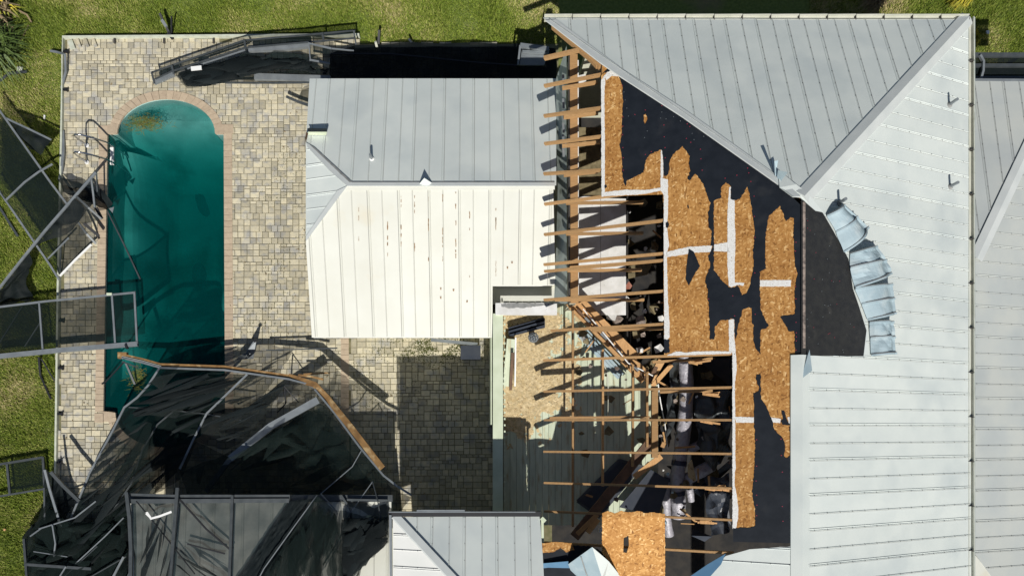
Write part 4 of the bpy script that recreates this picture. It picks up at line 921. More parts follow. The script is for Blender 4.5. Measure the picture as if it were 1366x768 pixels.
mb = MB(); mb.plate([P(559.5, 245, zR + .04), P(566, 237.5, zR + .22), P(576, 244, zR + .04), P(569, 249.5, zR + .02)], .006); obj('lifted_cap', mb, 'metal', ph, label='lifted corner of the ridge cap')

# ================================================================= LANAI ROOF AND SOUTH WINGS
lz = 2.15
ln = thing('lanai', 'low cream metal lanai roof buried under fallen screens', 'building', P(340, 720, 0))
LP = Plane(lz + .06 * P(0, 668, lz).y, 0, -.06)
roof_face([LP(173, 668), LP(522, 668), LP(522, 880), LP(173, 880)], V((0, -1, .06)), ln, 'cream_metal', .1, screws=False)
mb = MB(); mb.box((P(176, 0, lz).x, P(0, 880, lz).y, .02), (P(524, 0, lz).x, P(0, 705, lz).y, lz - .12)); obj('wall', mb, 'wall', ln)
mb = MB(); mb.bar(LP(171, 664, .0), LP(524, 664, .0), .16, .12); obj('gutter', mb, 'alu', ln)
mb = MB(); mb.bar(LP(177, 672, .03), LP(177, 880, .03), .09, .05); obj('rake_trim', mb, 'gutter', ln)
fw = thing('front_wing', 'small hipped front wing with white metal roof and dark gutter', 'building', P(620, 760, 0))
fz = 3.85; fy = P(0, 688, fz).y; FN = Plane(fz + .3 * fy, 0, -.3); fx = P(523, 0, fz).x; FWp = Plane(fz - .3 * fx, .3, 0)
def hy(px, lo=600, hi=1000):
    for _ in range(40):
        m_ = (lo + hi) / 2
        if FN(px, m_).z > FWp(px, m_).z: hi = m_
        else: lo = m_
    return lo
h1 = [(x, hy(x)) for x in (524, 560, 600, 640)]
roof_face([FN(x, y) for x, y in h1[::-1]] + [FN(720, 688), FN(724, 740), FN(728, h1[-1][1])], V((0, -1, .3)), fw, 'metal', .3)
roof_face([FWp(x, y) for x, y in h1] + [FWp(640, 900), FWp(524, 900)], V((1, 0, .3)), fw, 'sunlit_metal', .1)
mb = MB(); a, b = FN(*h1[0]), FN(*h1[-1]); d = (b - a).normalized(); s_ = V((d.y, -d.x, 0)).normalized()
mb.add([a + V((0, 0, .045)), b + V((0, 0, .045)), b - s_ * .14 + V((0, 0, .02)), a - s_ * .14 + V((0, 0, .02)), b + s_ * .03 + V((0, 0, .03)), a + s_ * .03 + V((0, 0, .03))], [(0, 1, 2, 3), (0, 1, 4, 5)]); obj('hip_cap', mb, 'cap', fw)
mb = MB(); mb.bar(P(519, 685, fz + .0), P(721, 685, fz + .0), .10, .1); obj('gutter', mb, 'black', fw)
mb = MB(); mb.bar(P(519, 682.2, fz + .02), P(714, 682.2, fz + .02), .02, .1); mb.bar(P(556, 681, fz + .04), P(620, 681, fz + .04), .05, .05); mb.bar(P(521, 686, fz + .03), P(522, 800, fz + .03), .05, .1); obj('gutter_lip', mb, 'alu_l', fw)
mb = MB(); mb.box((fx + .3, P(0, 900, fz).y, 0), (P(716, 0, fz).x, fy - .35, fz - .1)); obj('wall', mb, 'wall', fw)
mb = MB(); mb.bar(P(723, 690, fz), P(724, 745, fz), .05, .15); mb.bar(P(722, 690, fz + .05), P(727, 695, fz + .05), .08, .08); obj('fascia', mb, 'beam', fw)
# ================================================================= SCREEN CAGE WRECKAGE
def frame(name, label, cat, base, bars, sheets, parent=None):
    t = parent or thing(name, label, cat, base)
    for pts, w_, m in bars:
        mb = MB(); mb.path([P(*q) for q in pts], w_, max(.025, w_ * .7)); obj('frame_bar', mb, m, t)
    for mb, m in sheets:
        o = obj('screen_fold' if getattr(mb, 'flap', 0) else 'screen', mb, m, t, smooth=True)
        if getattr(mb, 'flap', 0): kind(o, 'stuff')
    return t
def flaps(n, poly, zlo, zhi, size, ang, spread=.5, seed=1, wid=(.1, .4)):
    """folded mesh: long creased flaps lying over one another inside a photo-space outline"""
    rnd = random.Random(seed); mb = MB(); x0_, x1_ = min(p[0] for p in poly), max(p[0] for p in poly); y0_, y1_ = min(p[1] for p in poly), max(p[1] for p in poly); k = 0
    while k < n:
        x, y = rnd.uniform(x0_, x1_), rnd.uniform(y0_, y1_)
        if not inpoly(x, y, poly): continue
        k += 1; a = math.radians(ang) + rnd.gauss(0, spread); L = size * rnd.uniform(.5, 1.2); wd = L * rnd.uniform(*wid); d = (math.cos(a), -math.sin(a)); e_ = (-d[1], d[0])
        def q(t, u, z):
            px, py = x + d[0] * t + e_[0] * u, y + d[1] * t + e_[1] * u
            while not inpoly(px, py, poly) and abs(t) + abs(u) > 1: t *= .8; u *= .8; px, py = x + d[0] * t + e_[0] * u, y + d[1] * t + e_[1] * u
            return P(px, py, z)
        z = rnd.uniform(zlo, zhi); h = (zhi - zlo) * rnd.uniform(.1, .5)
        A, B, M_ = q(-L / 2, 0, z + h), q(L / 2, rnd.uniform(-.2, .2) * wd, z + h * rnd.uniform(.3, 1)), q(rnd.uniform(-.1, .1) * L, rnd.uniform(-.15, .15) * wd, z + h * 1.2)
        C1, C2 = q(rnd.uniform(-.3, .1) * L, wd, z), q(rnd.uniform(-.1, .3) * L, -wd, z)
        mb.add([A, M_, B, C1, C2], [(0, 1, 3), (1, 2, 3), (0, 4, 1), (1, 4, 2)])
    mb.flap = 1; return mb
def ps(pts, cutn=3, amp=.05, freq=3, seed=0, pleat=0.0): return poly_sheet([P(*q) for q in pts], cutn, amp, freq, seed, pleat)
# 1: the big collapsed cage across the pool end
cage = thing('collapsed_pool_cage', 'big collapsed pool cage with black screens across the lower pool and courtyard', 'pool cage', P(300, 590, .1))
mainb = [(163, 474, .35), (190, 480, .45), (215, 487, .6), (300, 490, .9), (350, 497, 1.05), (385, 502, 1.1)]
mb = MB(); mb.path([P(x, y, z) for x, y, z in mainb], .10, .06); mb.box(P(163, 474, .35) - V((.09, .08, .05)), P(163, 474, .35) + V((.14, .08, .06))); obj('gutter_beam', mb, 'brown', cage)
mb = MB(); mb.path([P(x, y + 3.4, z + .05) for x, y, z in mainb] + [P(410, 512, 1.2), P(423, 519, 1.25)], .045, .06); obj('frame_bar', mb, 'alu_l', cage)
mb = MB(); mb.path([P(x, y + 2, z + .045) for x, y, z in mainb[:3]], .05, .03); obj('frame_bar', mb, 'gutter', cage)
mb = MB(); mb.path([P(385, 502, 1.1), P(402, 507, 1.17), P(420, 513, 1.25), P(436, 530, 1.3), P(470, 572, 1.6), P(510, 624, 1.95)], .15, .05); obj('gutter_beam', mb, 'brown', cage)
mb = MB(); mb.path([P(398, 500, 1.2), P(415, 502, 1.23), P(431, 506, 1.25)], .05, .03); obj('gutter_beam', mb, 'brown', cage)
mb = MB(); mb.path([P(420, 519, 1.27), P(446, 550, 1.4), P(480, 596, 1.7), P(512, 634, 1.95), P(530, 648, 2.05), P(549, 660, 2.1)], .045, .06); obj('frame_bar', mb, 'alu_l', cage)
bars = [([(214, 489, .62), (197, 515, .6), (183, 530, .6), (166, 543, .6), (150, 575, .6), (120, 630, .6), (75, 738, .5)], .045, 'alu_l'),
        ([(330, 499, 1.05), (276, 551, .9), (258, 586, .85), (240, 625, .8)], .045, 'alu_l'),
        ([(172, 543, .62), (220, 546, .75), (276, 552, .9), (330, 562, .95)], .025, 'alu'),
        ([(268, 515, .9), (235, 545, .8), (210, 566, .75), (190, 600, .75), (175, 645, .7), (118, 729, .6)], .035, 'alu'),
        ([(425, 533, 1.3), (400, 547, 1.25), (362, 568, 1.15), (308, 611, 1.0)], .17, 'alu_l'), ([(308, 611, 1.0), (275, 655, .9)], .12, 'alu'),
        ([(184, 490, .55), (163, 482, .5)], .03, 'alu'), ([(166, 482, .45), (140, 510, .15), (136, 512, .12)], .03, 'black'), ([(168, 484, .4), (180, 512, .1)], .05, 'alu'),
        ([(362, 570, 1.12), (330, 590, 1.1)], .03, 'black'), ([(398, 536, 1.0), (379, 515, 1.1)], .02, 'black'), ([(380, 518, 1.1), (381, 538, .8), (370, 550, .6)], .03, 'black'),
        ([(482, 601, 1.75), (470, 622, 1.8), (428, 658, 2.0)], .02, 'alu_l'), ([(497, 642, 2.1), (470, 680, 2.3), (458, 700, 2.3)], .018, 'alu_l'), ([(497, 642, 2.1), (504, 668, 2.3), (512, 714, 2.4)], .025, 'alu'),
        ([(428, 658, 2.3), (450, 682, 2.35)], .02, 'alu_l'), ([(462, 708, 2.35), (450, 730, 2.35), (430, 760, 2.35)], .02, 'alu_l'),
        ([(60, 626, .5), (66, 650, .4), (82, 703, .3)], .06, 'alu_l'), ([(68, 629, .55), (85, 648, .5), (106, 668, .45)], .08, 'alu'), ([(59, 650, .4), (60, 700, .3)], .04, 'alu'),
        ([(33, 752, .5), (78, 755, .55), (122, 758, .55)], .07, 'alu'), ([(40, 715, .5), (58, 702, .4)], .03, 'alu_l'), ([(165, 742, .6), (140, 790, .6)], .05, 'alu_l'), ([(186, 735, .7), (160, 790, .6)], .03, 'alu'), ([(32, 718, .35), (36, 770, .4)], .06, 'alu'), ([(88, 755, .6), (60, 800, .6)], .03, 'alu_l'), ([(155, 768, .6), (128, 800, .6)], .03, 'alu_l')]
bars = [([(x, y, z + .5) for x, y, z in p_], w_, m_) if all(x < 190 and y > 598 for x, y, z in p_) else (p_, w_, m_) for p_, w_, m_ in bars]
for p_, w_, m_ in (([(52, 705, .95), (100, 690, 1.0), (128, 668, .95)], .03, 'alu_l'), ([(70, 700, 1.0), (74, 724, 1.0), (72, 742, .95)], .035, 'alu_l'), ([(100, 752, 1.0), (140, 715, 1.05), (165, 690, 1.0)], .025, 'alu_l'), ([(84, 770, 1.0), (130, 728, 1.0)], .02, 'alu'), ([(110, 775, 1.0), (168, 742, 1.0)], .025, 'alu'), ([(45, 735, .95), (90, 742, 1.0)], .02, 'alu_l')): bars.append((p_, w_, m_))
frame('', '', '', None, bars, [
    (ps([(215, 490, .62), (270, 494, .8), (330, 500, 1.0), (276, 551, .88), (258, 586, .82), (235, 630, .8), (200, 664, .75), (166, 735, .6), (110, 768, .5), (75, 738, .48), (120, 630, .58), (166, 543, .58), (183, 530, .58)], 5, .025, 3, 1), 'screen'),
    (ps([(268, 515, .84), (276, 551, .84), (258, 586, .78), (235, 630, .75), (200, 664, .7), (118, 732, .52), (150, 690, .6), (190, 600, .68), (210, 566, .7)], 4, .03, 3, 8), 'screen'),
    (ps([(330, 500, 1.02), (385, 506, 1.1), (365, 540, 1.05), (320, 592, .95), (295, 600, .9), (258, 586, .82), (276, 551, .86)], 4, .05, 3, 2), 'screen_thin'),
    (ps([(362, 570, 1.1), (425, 534, 1.25), (470, 585, 1.6), (520, 650, 1.98), (549, 662, 2.08), (520, 700, 2.25), (455, 668, 2.25), (300, 664, 1.6), (230, 662, 1.1), (235, 630, .8), (258, 586, .8), (308, 611, .98)], 5, .05, 3, 3), 'screen'),
    (ps([(310, 600, .6), (425, 545, .8), (500, 650, 1.2), (400, 662, 1.2), (250, 660, .7), (240, 630, .6)], 4, .05, 3, 13), 'screen'),
    (ps([(62, 628, .5), (80, 640, .45), (98, 668, .4), (84, 700, .5), (120, 735, .6), (172, 705, .7), (172, 800, .6), (40, 800, .5), (34, 745, .45), (30, 715, .35), (42, 700, .45), (58, 690, .4), (58, 650, .4)], 5, .03, 4, 4, 0), 'screen_dark'),
    (flaps(150, [(60, 640), (84, 690), (118, 700), (170, 668), (172, 800), (40, 800), (33, 745), (30, 715), (45, 700), (58, 688)], .45, .8, 58, 48, .45, 3), 'screen'),
    (flaps(40, [(40, 700), (110, 690), (172, 720), (172, 790), (45, 790)], .6, .95, 80, 35, .5, 5), 'screen'),
    (flaps(22, [(215, 492), (330, 502), (276, 551), (258, 586), (170, 560), (183, 530)], .92, 1.0, 130, 17, .1, 6, (.015, .05)), 'screen_dark'),
    (flaps(20, [(166, 548), (258, 586), (235, 630), (200, 664), (110, 768), (78, 736), (120, 630)], .84, .95, 120, 42, .16, 7, (.015, .07)), 'screen_dark'),
    (flaps(5, [(215, 492), (330, 502), (276, 551), (258, 586), (170, 560), (183, 530)], .9, .98, 110, 25, .1, 16, (.15, .3)), 'screen_thin'),
    (flaps(4, [(166, 548), (258, 586), (235, 630), (200, 664), (110, 768), (78, 736), (120, 630)], .8, .92, 110, 45, .2, 17, (.15, .25)), 'screen'),
    (flaps(9, [(330, 502), (385, 508), (365, 540), (320, 592), (262, 584), (276, 551)], 1.08, 1.14, 100, 20, .12, 8, (.02, .05)), 'screen_dark'),
    (flaps(12, [(308, 611), (425, 538), (520, 650), (455, 668), (300, 664), (235, 630)], 1.2, 1.5, 130, 30, .4, 9, (.04, .25)), 'screen'),
    (ps([(236, 590, .75), (262, 590, .8), (240, 640, .75), (205, 660, .7), (215, 620, .72)], 4, .05, 4, 9), 'screen_thin')], cage)
# 2: screens draped over the lanai roof
dz = lz + .12
P_flat = P
def P(px, py, z=0.0):                          # heights over the lanai roof follow its slope
    return P_flat(px, py, z) if py < 668 else P_flat(px, py, z + .06 * (P_flat(0, 668, lz).y - P_flat(0, py, lz).y))
dc = thing('draped_cage_section', 'fallen cage section with grey sagging screens draped over the lanai roof', 'pool cage', P(340, 720, lz))
frame('', '', '', None, [([(170, 659, dz), (237, 661, dz), (310, 661, dz), (387, 661, dz)], .06, 'alu'), ([(173, 668, dz + .02), (386, 667, dz + .02)], .10, 'alu'), ([(169, 656, dz + .1), (173, 690, dz + .1), (175, 730, dz + .08), (174, 800, dz + .08)], .08, 'alu'), ([(237, 650, dz + .12), (233, 700, dz + .12), (225, 800, dz + .1)], .075, 'alu'), ([(310, 660, dz + .08), (308, 720, dz + .08), (305, 800, dz + .08)], .06, 'alu'), ([(386, 660, dz), (386, 700, dz), (388, 800, dz)], .04, 'alu'),
      ([(423, 660, dz + .25), (390, 705, dz + .3), (352, 758, dz + .3), (330, 800, dz + .3)], .02, 'alu_l'), ([(182, 668, dz + .05), (210, 702, dz + .05), (260, 765, dz + .05)], .02, 'black'), ([(238, 664, dz + .05), (275, 705, dz + .05), (310, 735, dz + .05)], .035, 'black'), ([(250, 725, dz + .05), (300, 738, dz + .05)], .03, 'black'), ([(455, 660, dz), (468, 680, dz), (472, 760, dz)], .05, 'alu'), ([(463, 666, dz), (517, 667, dz)], .05, 'alu')],
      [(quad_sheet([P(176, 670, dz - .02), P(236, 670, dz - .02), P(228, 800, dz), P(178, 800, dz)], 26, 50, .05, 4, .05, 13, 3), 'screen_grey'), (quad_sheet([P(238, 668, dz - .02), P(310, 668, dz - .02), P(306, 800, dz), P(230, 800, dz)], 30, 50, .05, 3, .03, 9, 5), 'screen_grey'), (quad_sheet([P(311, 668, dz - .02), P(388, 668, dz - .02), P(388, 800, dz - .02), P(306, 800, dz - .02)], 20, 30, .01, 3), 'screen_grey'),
       (quad_sheet([P(423, 660, dz + .3), P(452, 684, dz + .2), P(462, 800, dz + .1), P(330, 800, dz + .25)], 40, 50, .05, 3, .02, 14, 9), 'screen'), (quad_sheet([P(388, 668, dz - .02), P(424, 664, dz + .1), P(400, 740, dz + .1), P(388, 800, dz)], 16, 24, .03, 3), 'screen'),
       (ps([(452, 682, dz + .1), (520, 690, dz + .1), (519, 722, dz + .12), (480, 760, dz + .1), (465, 800, dz + .05), (450, 800, dz + .05)], 4, .08, 5, 7), 'screen'), (ps([(470, 720, dz + .15), (518, 700, dz + .15), (519, 722, dz + .15), (470, 765, dz + .1)], 4, .03, 4, 8), 'screen'), (flaps(50, [(455, 690), (519, 690), (519, 722), (475, 765), (455, 780)], dz + .1, dz + .3, 60, 50, .3, 12), 'screen_dark'), (flaps(40, [(424, 668), (450, 686), (458, 780), (345, 780), (400, 705)], dz + .32, dz + .42, 95, 80, .2, 15, (.05, .16)), 'screen'), (flaps(6, [(180, 672), (234, 672), (228, 780), (180, 780)], dz + .12, dz + .2, 85, 75, .2, 16, (.02, .06)), 'screen_dark'), (flaps(4, [(240, 672), (308, 672), (305, 780), (232, 780)], dz + .1, dz + .18, 95, -35, .12, 17, (.01, .03)), 'screen_dark'), (ps([(388, 668, dz + .05), (414, 665, dz + .12), (346, 800, dz + .14), (300, 800, dz + .08)], 5, .02, 3, 14, .04), 'screen_dark')], dc)  # last screen_dark piece: dark strip added in place of a shadow band
mb = MB(); mb.path([P(195, 684, dz + .15), P(202, 691, dz + .16), P(213, 688, dz + .16), P(229, 682, dz + .18)], .05, .015); mb.plate([P(194, 683, dz + .17), P(197, 682, dz + .17), P(203, 691, dz + .17), P(201, 693, dz + .17)], .01); obj('torn_strip', mb, 'white', dc)
P = P_flat
bs = thing('darkening_screen', 'flat black screen sheet added to deepen the shade behind the pool house', 'screen', P(590, 80, .1))  # dark sheet added over the shaded ground to deepen the shade
obj('screen', ps([(441, 72, .3), (475, 60, .25), (560, 57.5, .2), (690, 58, .2), (742, 64, .2), (742, 112, .2), (440, 112, .3)], 4, .04, 2, 3), 'screen_dark', bs, smooth=True)  # the added dark sheet that deepens the shade
mb = MB(); mb.path([P(441, 72, .36), P(520, 72, .34), P(640, 84, .3), P(700, 88, .3)], .03, .03); obj('frame_bar', mb, 'black', bs)
# 3: cage wall blown over on the left
lw = thing('toppled_cage_wall', 'toppled cage wall with green dark screens lying over the left lawn and patio edge', 'pool cage', P(60, 280, 0))
frame('', '', '', None, [([(-10, 134, .5), (0, 148, .5), (34, 196, .55), (68, 244, .55), (90, 273, .5)], .05, 'alu_l'), ([(8, 158, .5), (38, 172, .6), (68, 186.5, .6)], .045, 'alu_l'), ([(70, 219, .6), (52, 229, .6), (33, 243, .55), (8, 267, .5)], .04, 'alu_l'), ([(-10, 242, .4), (0, 256, .4), (46, 323, .4), (68, 355, .35), (79, 373, .3)], .05, 'alu_l'),
      ([(128, 230, .95), (100, 262, .9), (60, 308, .75), (30, 345, .6), (-10, 396, .5)], .055, 'alu_l'), ([(122, 238, .8), (125, 262, .7), (126.5, 277, .65)], .045, 'alu_l'), ([(128.5, 230, .9), (130, 256, .8)], .03, 'alu'), ([(102, 262, .9), (118, 277, .8), (135, 292, .6)], .05, 'alu'), ([(104, 296, .6), (116, 312, .5), (128, 325, .3)], .05, 'alu'), ([(122, 326, .4), (100, 347, .35), (80, 368, .3)], .045, 'white'), ([(92, 317, .5), (64, 345, .4)], .03, 'alu_l'), ([(112, 298, .55), (132, 315, .4)], .07, 'black'), ([(128, 277, .6), (136, 292, .5)], .07, 'black'), ([(81, 330, .3), (80, 366, .2)], .03, 'alu_l')],
      [(ps([(-10, 136, .48), (0, 149, .48), (68, 244, .52), (90, 274, .48), (70, 298, .45), (48, 322, .4), (8, 267, .45), (-10, 244, .4)], 4, .03, 2, 1), 'screen'), (ps([(-10, 150, .3), (30, 196, .35), (68, 246, .35), (86, 274, .35), (60, 310, .3), (0, 240, .3)], 4, .04, 2, 11), 'screen_thin'), (ps([(-8, 132, .45), (10, 158, .5), (68, 187, .58), (54, 206, .4), (40, 200, .3), (24, 180, .5)], 4, .05, 4, 2), 'screen_dark'),
       (ps([(100, 263, .86), (112, 280, .8), (110, 290, .7), (88, 312, .6), (42, 332, .58), (62, 306, .7)], 4, .05, 4, 3), 'screen_dark'), (ps([(104, 297, .55), (122, 326, .35), (80, 367, .28), (66, 352, .3), (48, 330, .4), (90, 310, .5)], 4, .02, 3, 4), 'screen'), (ps([(102, 262, .88), (118, 277, .8), (134, 291, .6), (112, 300, .5), (100, 290, .6), (96, 275, .8)], 4, .03, 4, 12), 'screen_thin'),
       (ps([(76, 240, .35), (92, 240, .3), (118, 250, .3), (140, 255, .35), (149, 270, .3), (143, 280, .2), (128, 275, .5), (110, 264, .6), (98, 262, .5), (86, 256, .4)], 4, .06, 5, 5), 'screen_dark'), (ps([(40, 334, .55), (25, 352, .5), (-10, 398, .48), (-10, 412, .2), (20, 404, .2), (46, 398, .2), (36, 378, .3), (40, 350, .4)], 4, .08, 4, 6), 'screen_dark')], lw)
mb = MB(); mb.plate([P(145, 278, .3), P(152, 276, .35), P(150, 284, .3)], .01); obj('corner_plate', mb, 'alu_l', lw)
# 4: flat screen panel over the pool edge
fp = thing('screen_panel', 'long flat screen panel reaching from the lawn over the pool edge', 'screen panel', P(80, 430, .1))
frame('', '', '', None, [([(-10, 410.5, .42), (60, 402, .42), (181, 390, .42)], .05, 'alu_l'), ([(-10, 476, .42), (80, 467, .42), (184, 458.5, .42)], .12, 'alu_l'), ([(52.5, 404, .43), (57.5, 470, .43)], .045, 'alu_l'), ([(149.5, 393, .43), (154, 460, .43)], .05, 'alu_l'), ([(179.5, 390, .43), (183, 458, .43)], .05, 'alu_l'), ([(55, 428, .3), (33, 462, .3)], .02, 'alu_l'), ([(30, 408, .3), (0, 456, .25)], .02, 'alu'), ([(58, 420, .28), (40, 407, .28)], .02, 'alu')],
      [(quad_sheet([P(-10, 410.5, .41), P(180, 391, .41), P(183, 457, .41), P(-10, 474, .41)], 30, 10, .02, 2), 'screen'), (quad_sheet([P(-10, 410, .2), P(56, 404, .25), P(58, 470, .25), P(-10, 474, .2)], 14, 12, .05, 3, 0, 9, 3), 'screen_thin')], fp)
mb = MB(); mb.box(P(142, 393.5, .46) - V((0, 0, .03)), P(149, 390.5, .46)); obj('clip', mb, 'beam', fp); mb = MB(); mb.bar(P(168, 459, .46), P(170, 465, .46), .05, .08); obj('bracket', mb, 'black', fp)
# 5: wreck along the top of the patio
tw = thing('twisted_cage_beam', 'twisted dark cage beam with bunched screens along the far patio edge', 'pool cage', P(330, 85, .1))
def rail(dy, z): return [(202 + dy * .25, 97 + dy, z), (229, 87.5 + dy * .8, z), (326, 54 + dy, z), (430, 45 + dy, z), (474, 41 + dy, z)]
frame('', '', '', None, [(rail(0, .55), .035, 'alu'), (rail(10, .6), .035, 'alu'), ([(202, 96, .6), (206, 112, .55)], .04, 'alu'), ([(229, 87, .6), (232, 99, .6)], .05, 'alu'), ([(326, 53, .6), (328, 66, .6)], .05, 'alu'), ([(430, 44, .6), (432, 56, .6)], .05, 'alu'), ([(472, 41, .6), (475, 60, .5)], .04, 'alu'), ([(205.5, 110, .5), (232, 98.5, .5)], .12, 'alu_l'), ([(332, 66, .5), (380, 64, .5), (412, 60, .5)], .14, 'alu_l'), ([(300, 110.5, .35), (370, 111, .4), (441, 110, .4)], .04, 'alu'), ([(340, 103, .38), (441, 106, .42)], .15, 'alu_l'), ([(290, 102, .6), (320, 98, .62), (352, 94, .6)], .03, 'alu_l'), ([(411, 58, .7), (442, 65, .7)], .04, 'alu_l'), ([(412, 58, .7), (414, 80, .7)], .03, 'alu_l'), ([(413, 80, .68), (440, 85, .68)], .04, 'alu_l'), ([(250, 92, .55), (327, 67, .6)], .03, 'alu_l'), ([(442, 65, .6), (472, 68, .5)], .03, 'alu_l')],
      [(quad_sheet([P(203, 97, .53), P(326, 55, .53), P(327, 64, .55), P(206, 108, .53)], 20, 3, .01), 'screen'), (quad_sheet([P(326, 55, .53), P(473, 42, .53), P(474, 52, .55), P(327, 64, .55)], 20, 3, .01), 'screen'),
       (ps([(232, 98, .45), (262, 90, .5), (300, 82, .5), (328, 70, .55), (345, 75, .5), (350, 80, .4), (395, 76, .5), (442, 92, .5), (440, 100, .45), (380, 92, .4), (340, 96, .4), (400, 112, .3), (300, 112, .3), (270, 110, .3), (266, 117, .2), (250, 118, .2), (240, 108, .3)], 4, .02, 5, 1), 'screen'),
       (flaps(90, [(234, 98), (328, 72), (345, 78), (395, 78), (441, 92), (440, 101), (380, 92), (345, 98), (300, 111), (266, 117), (248, 116)], .4, .62, 52, 10, .3, 11), 'screen_dark'),
       (ps([(350, 80, .5), (366, 68, .6), (410, 74, .55), (412, 82, .5), (390, 78, .5)], 4, .05, 5, 2), 'screen'), (ps([(412, 59, .68), (441, 65, .68), (439, 84, .66), (414, 80, .66)], 3, .02, 4, 3), 'screen'), (ps([(270, 92, .5), (325, 72, .55), (330, 80, .5), (390, 82, .5), (380, 92, .45), (300, 98, .45)], 4, .03, 4, 4), 'screen'), (ps([(395, 92, .4), (441, 100, .4), (441, 108, .4), (330, 104, .35)], 4, .04, 5, 6), 'screen')], tw)
mb = MB(); mb.bar(P(255, 92, .68), P(269, 90.5, .68), .1, .03); obj('label_plate', mb, 'white', tw, label='small white plate on the twisted beam')
mb = MB(); mb.path([P(382, 129, .35), P(398, 136, .35), P(418, 143, .35)], .06, .05); st = tag(obj('broken_rail', mb, 'alu'), 'short dark rail with a torn screen poking out from the pool house corner', 'rail')
obj('screen', ps([(396, 134, .3), (404, 120, .3), (418, 114, .3), (418, 142, .3)], 3, .02, 4), 'screen', st)
# 6: small screen panel on the lawn, lower left
sp = thing('lawn_screen_panel', 'small framed green screen panel lying on the lower left lawn', 'screen panel', P(30, 635, 0))
frame('', '', '', None, [([(-10, 620.5, .2), (58, 609.5, .2)], .06, 'alu'), ([(57.5, 609, .21), (60, 652, .21)], .06, 'alu'), ([(60, 651.5, .2), (-10, 663, .2)], .05, 'alu'), ([(9.5, 618, .21), (13.5, 659, .21)], .06, 'alu')], [(quad_sheet([P(11, 618, .2), P(58, 611, .2), P(59, 651, .2), P(14, 658, .2)], 8, 8, .01), 'screen'), (ps([(-8, 621, .19), (9, 620, .19), (-8, 634, .19)], 2, .005), 'screen')], sp)
# loose bars
def loose(pts, w_, m, label, name='loose_rail', cat='rail'):
    mb = MB(); mb.path([P(*q) for q in pts], w_, w_ * .7); return tag(obj(name, mb, m), label, cat)
loose([(-6, 268, .06), (2, 280, .06), (24, 315, .06)], .06, 'alu', 'straight grey rail lying on the left lawn'); loose([(143, 281, .1), (165, 325, .03), (187, 372, .0)], .035, 'alu', 'thin grey pole slanting into the pool water', 'pool_pole', 'pole')
loose([(67, 68, .12), (77, 70, .15), (87, 73, .25), (88, 96, .2), (82, 118, .12)], .05, 'alu_l', 'bent grey strip hooked over the upper left patio edge'); loose([(84.5, 175, .12), (85, 200, .16), (83, 222, .16), (80, 240, .12)], .07, 'alu_l', 'pale bent edge strip below the broken paver at the patio edge'); loose([(52, 476, .15), (54, 500, .06), (68, 532, .05)], .05, 'black', 'black curved strip on the lawn under the flat panel'); loose([(55, 478, .2), (73, 508, .05)], .03, 'black', 'short black stick beside the curved strip on the lawn')
loose([(0, 108, .08), (12, 98, .1), (36, 96, .1)], .05, 'alu', 'dull grey strip near the strap leaved plant'); loose([(24, 14, .1), (36, 20, .15), (42, 30, .1)], .04, 'dry', 'curved dead branch beside the dry fronds', 'branch', 'branch'); loose([(38, 34, .05), (20, 70, .05)], .025, 'dry', 'thin straight twig on the upper left lawn', 'branch', 'branch')
for k, (a, b, m, lab) in enumerate((((213, 18), (229, 51), 'black', 'leaning black post stub at the far patio edge'), ((229, 22), (229, 46), 'black', 'thin dark stick beside the leaning post stub'), ((506, 40), (505, 62), 'black', 'black upright stick on the lawn edge'), ((501, 56), (504, 68), 'gutter', 'pale stub at the foot of the black upright stick'), ((546, 53), (551, 58), 'navy', 'tiny dark scrap on the lawn edge above the pool house'))):
    mb = MB(); mb.bar(P(*b, .1), P(*a, .35), .06 if k != 1 else .03, .05); o = tag(obj('post_stub', mb, m), lab, 'post stub')
    if k == 0:
        mb = MB(); mb.bar(P(222, 36, .30), P(216, 27, .34), .075, .06); obj('bare_patch', mb, 'alu_l', o); mb = MB(); mb.bar(P(224, 44, .16), P(231, 52, .12), .09, .06); obj('foot', mb, 'black', o)
# anchor brackets along the patio edge
for k, y in enumerate((120, 428, 491, 552, 616, 69)):
    mb = MB(); x = 85 - (y - 50) * .0165; mb.bar(P(x, y, PT + .04), P(x + 7, y, PT + .04), .05, .05); mb.bar(P(x + 6, y - 2, PT + .05), P(x + 6, y + 2.4, PT + .05), .03, .05)
    tag(obj('anchor_bracket', mb, 'black'), ('anchor bracket below the bent strip on the left patio edge', 'anchor bracket under the flat screen panel at the patio edge', 'anchor bracket just below the flat screen panel', 'anchor bracket halfway down the lower patio edge', 'anchor bracket nearest the lower crumpled screens', 'anchor bracket beside the bent strip at the upper left edge')[k], 'bracket', 'anchor brackets on the left patio edge')
for k, x in enumerate((153, 219, 285, 418)):
    if x == 418: continue
    mb = MB(); mb.bar(P(x, 52, PT + .04), P(x, 58, PT + .04), .045, .05); tag(obj('anchor_bracket', mb, 'screw'), ('anchor bracket nearest the loose concrete strips', 'anchor bracket beside the leaning post stub', 'anchor bracket above the round pool end')[k], 'bracket', 'anchor brackets on the far patio edge')
# grey plate by the lawn, in the shade of the roof
gb = thing('fallen_tray', 'grey metal box tray lying in the shade between lawn and roof corner', 'tray', P(712, 75, .2))
mb = MB(); mb.plate([P(693, 87, .9), P(697, 62, .9), P(733, 66, .9), P(726, 87, .9)], .04); obj('face', mb, 'alu_l', gb)
mb = MB(); mb.bar(P(694, 61, 1.0), P(732, 66, 1.0), .1, .08); mb.bar(P(697, 69, .95), P(732, 71, .95), .06, .04); mb.bar(P(694, 61, 1.0), P(691, 87, .98), .05, .05); obj('rim', mb, 'alu_l', gb)
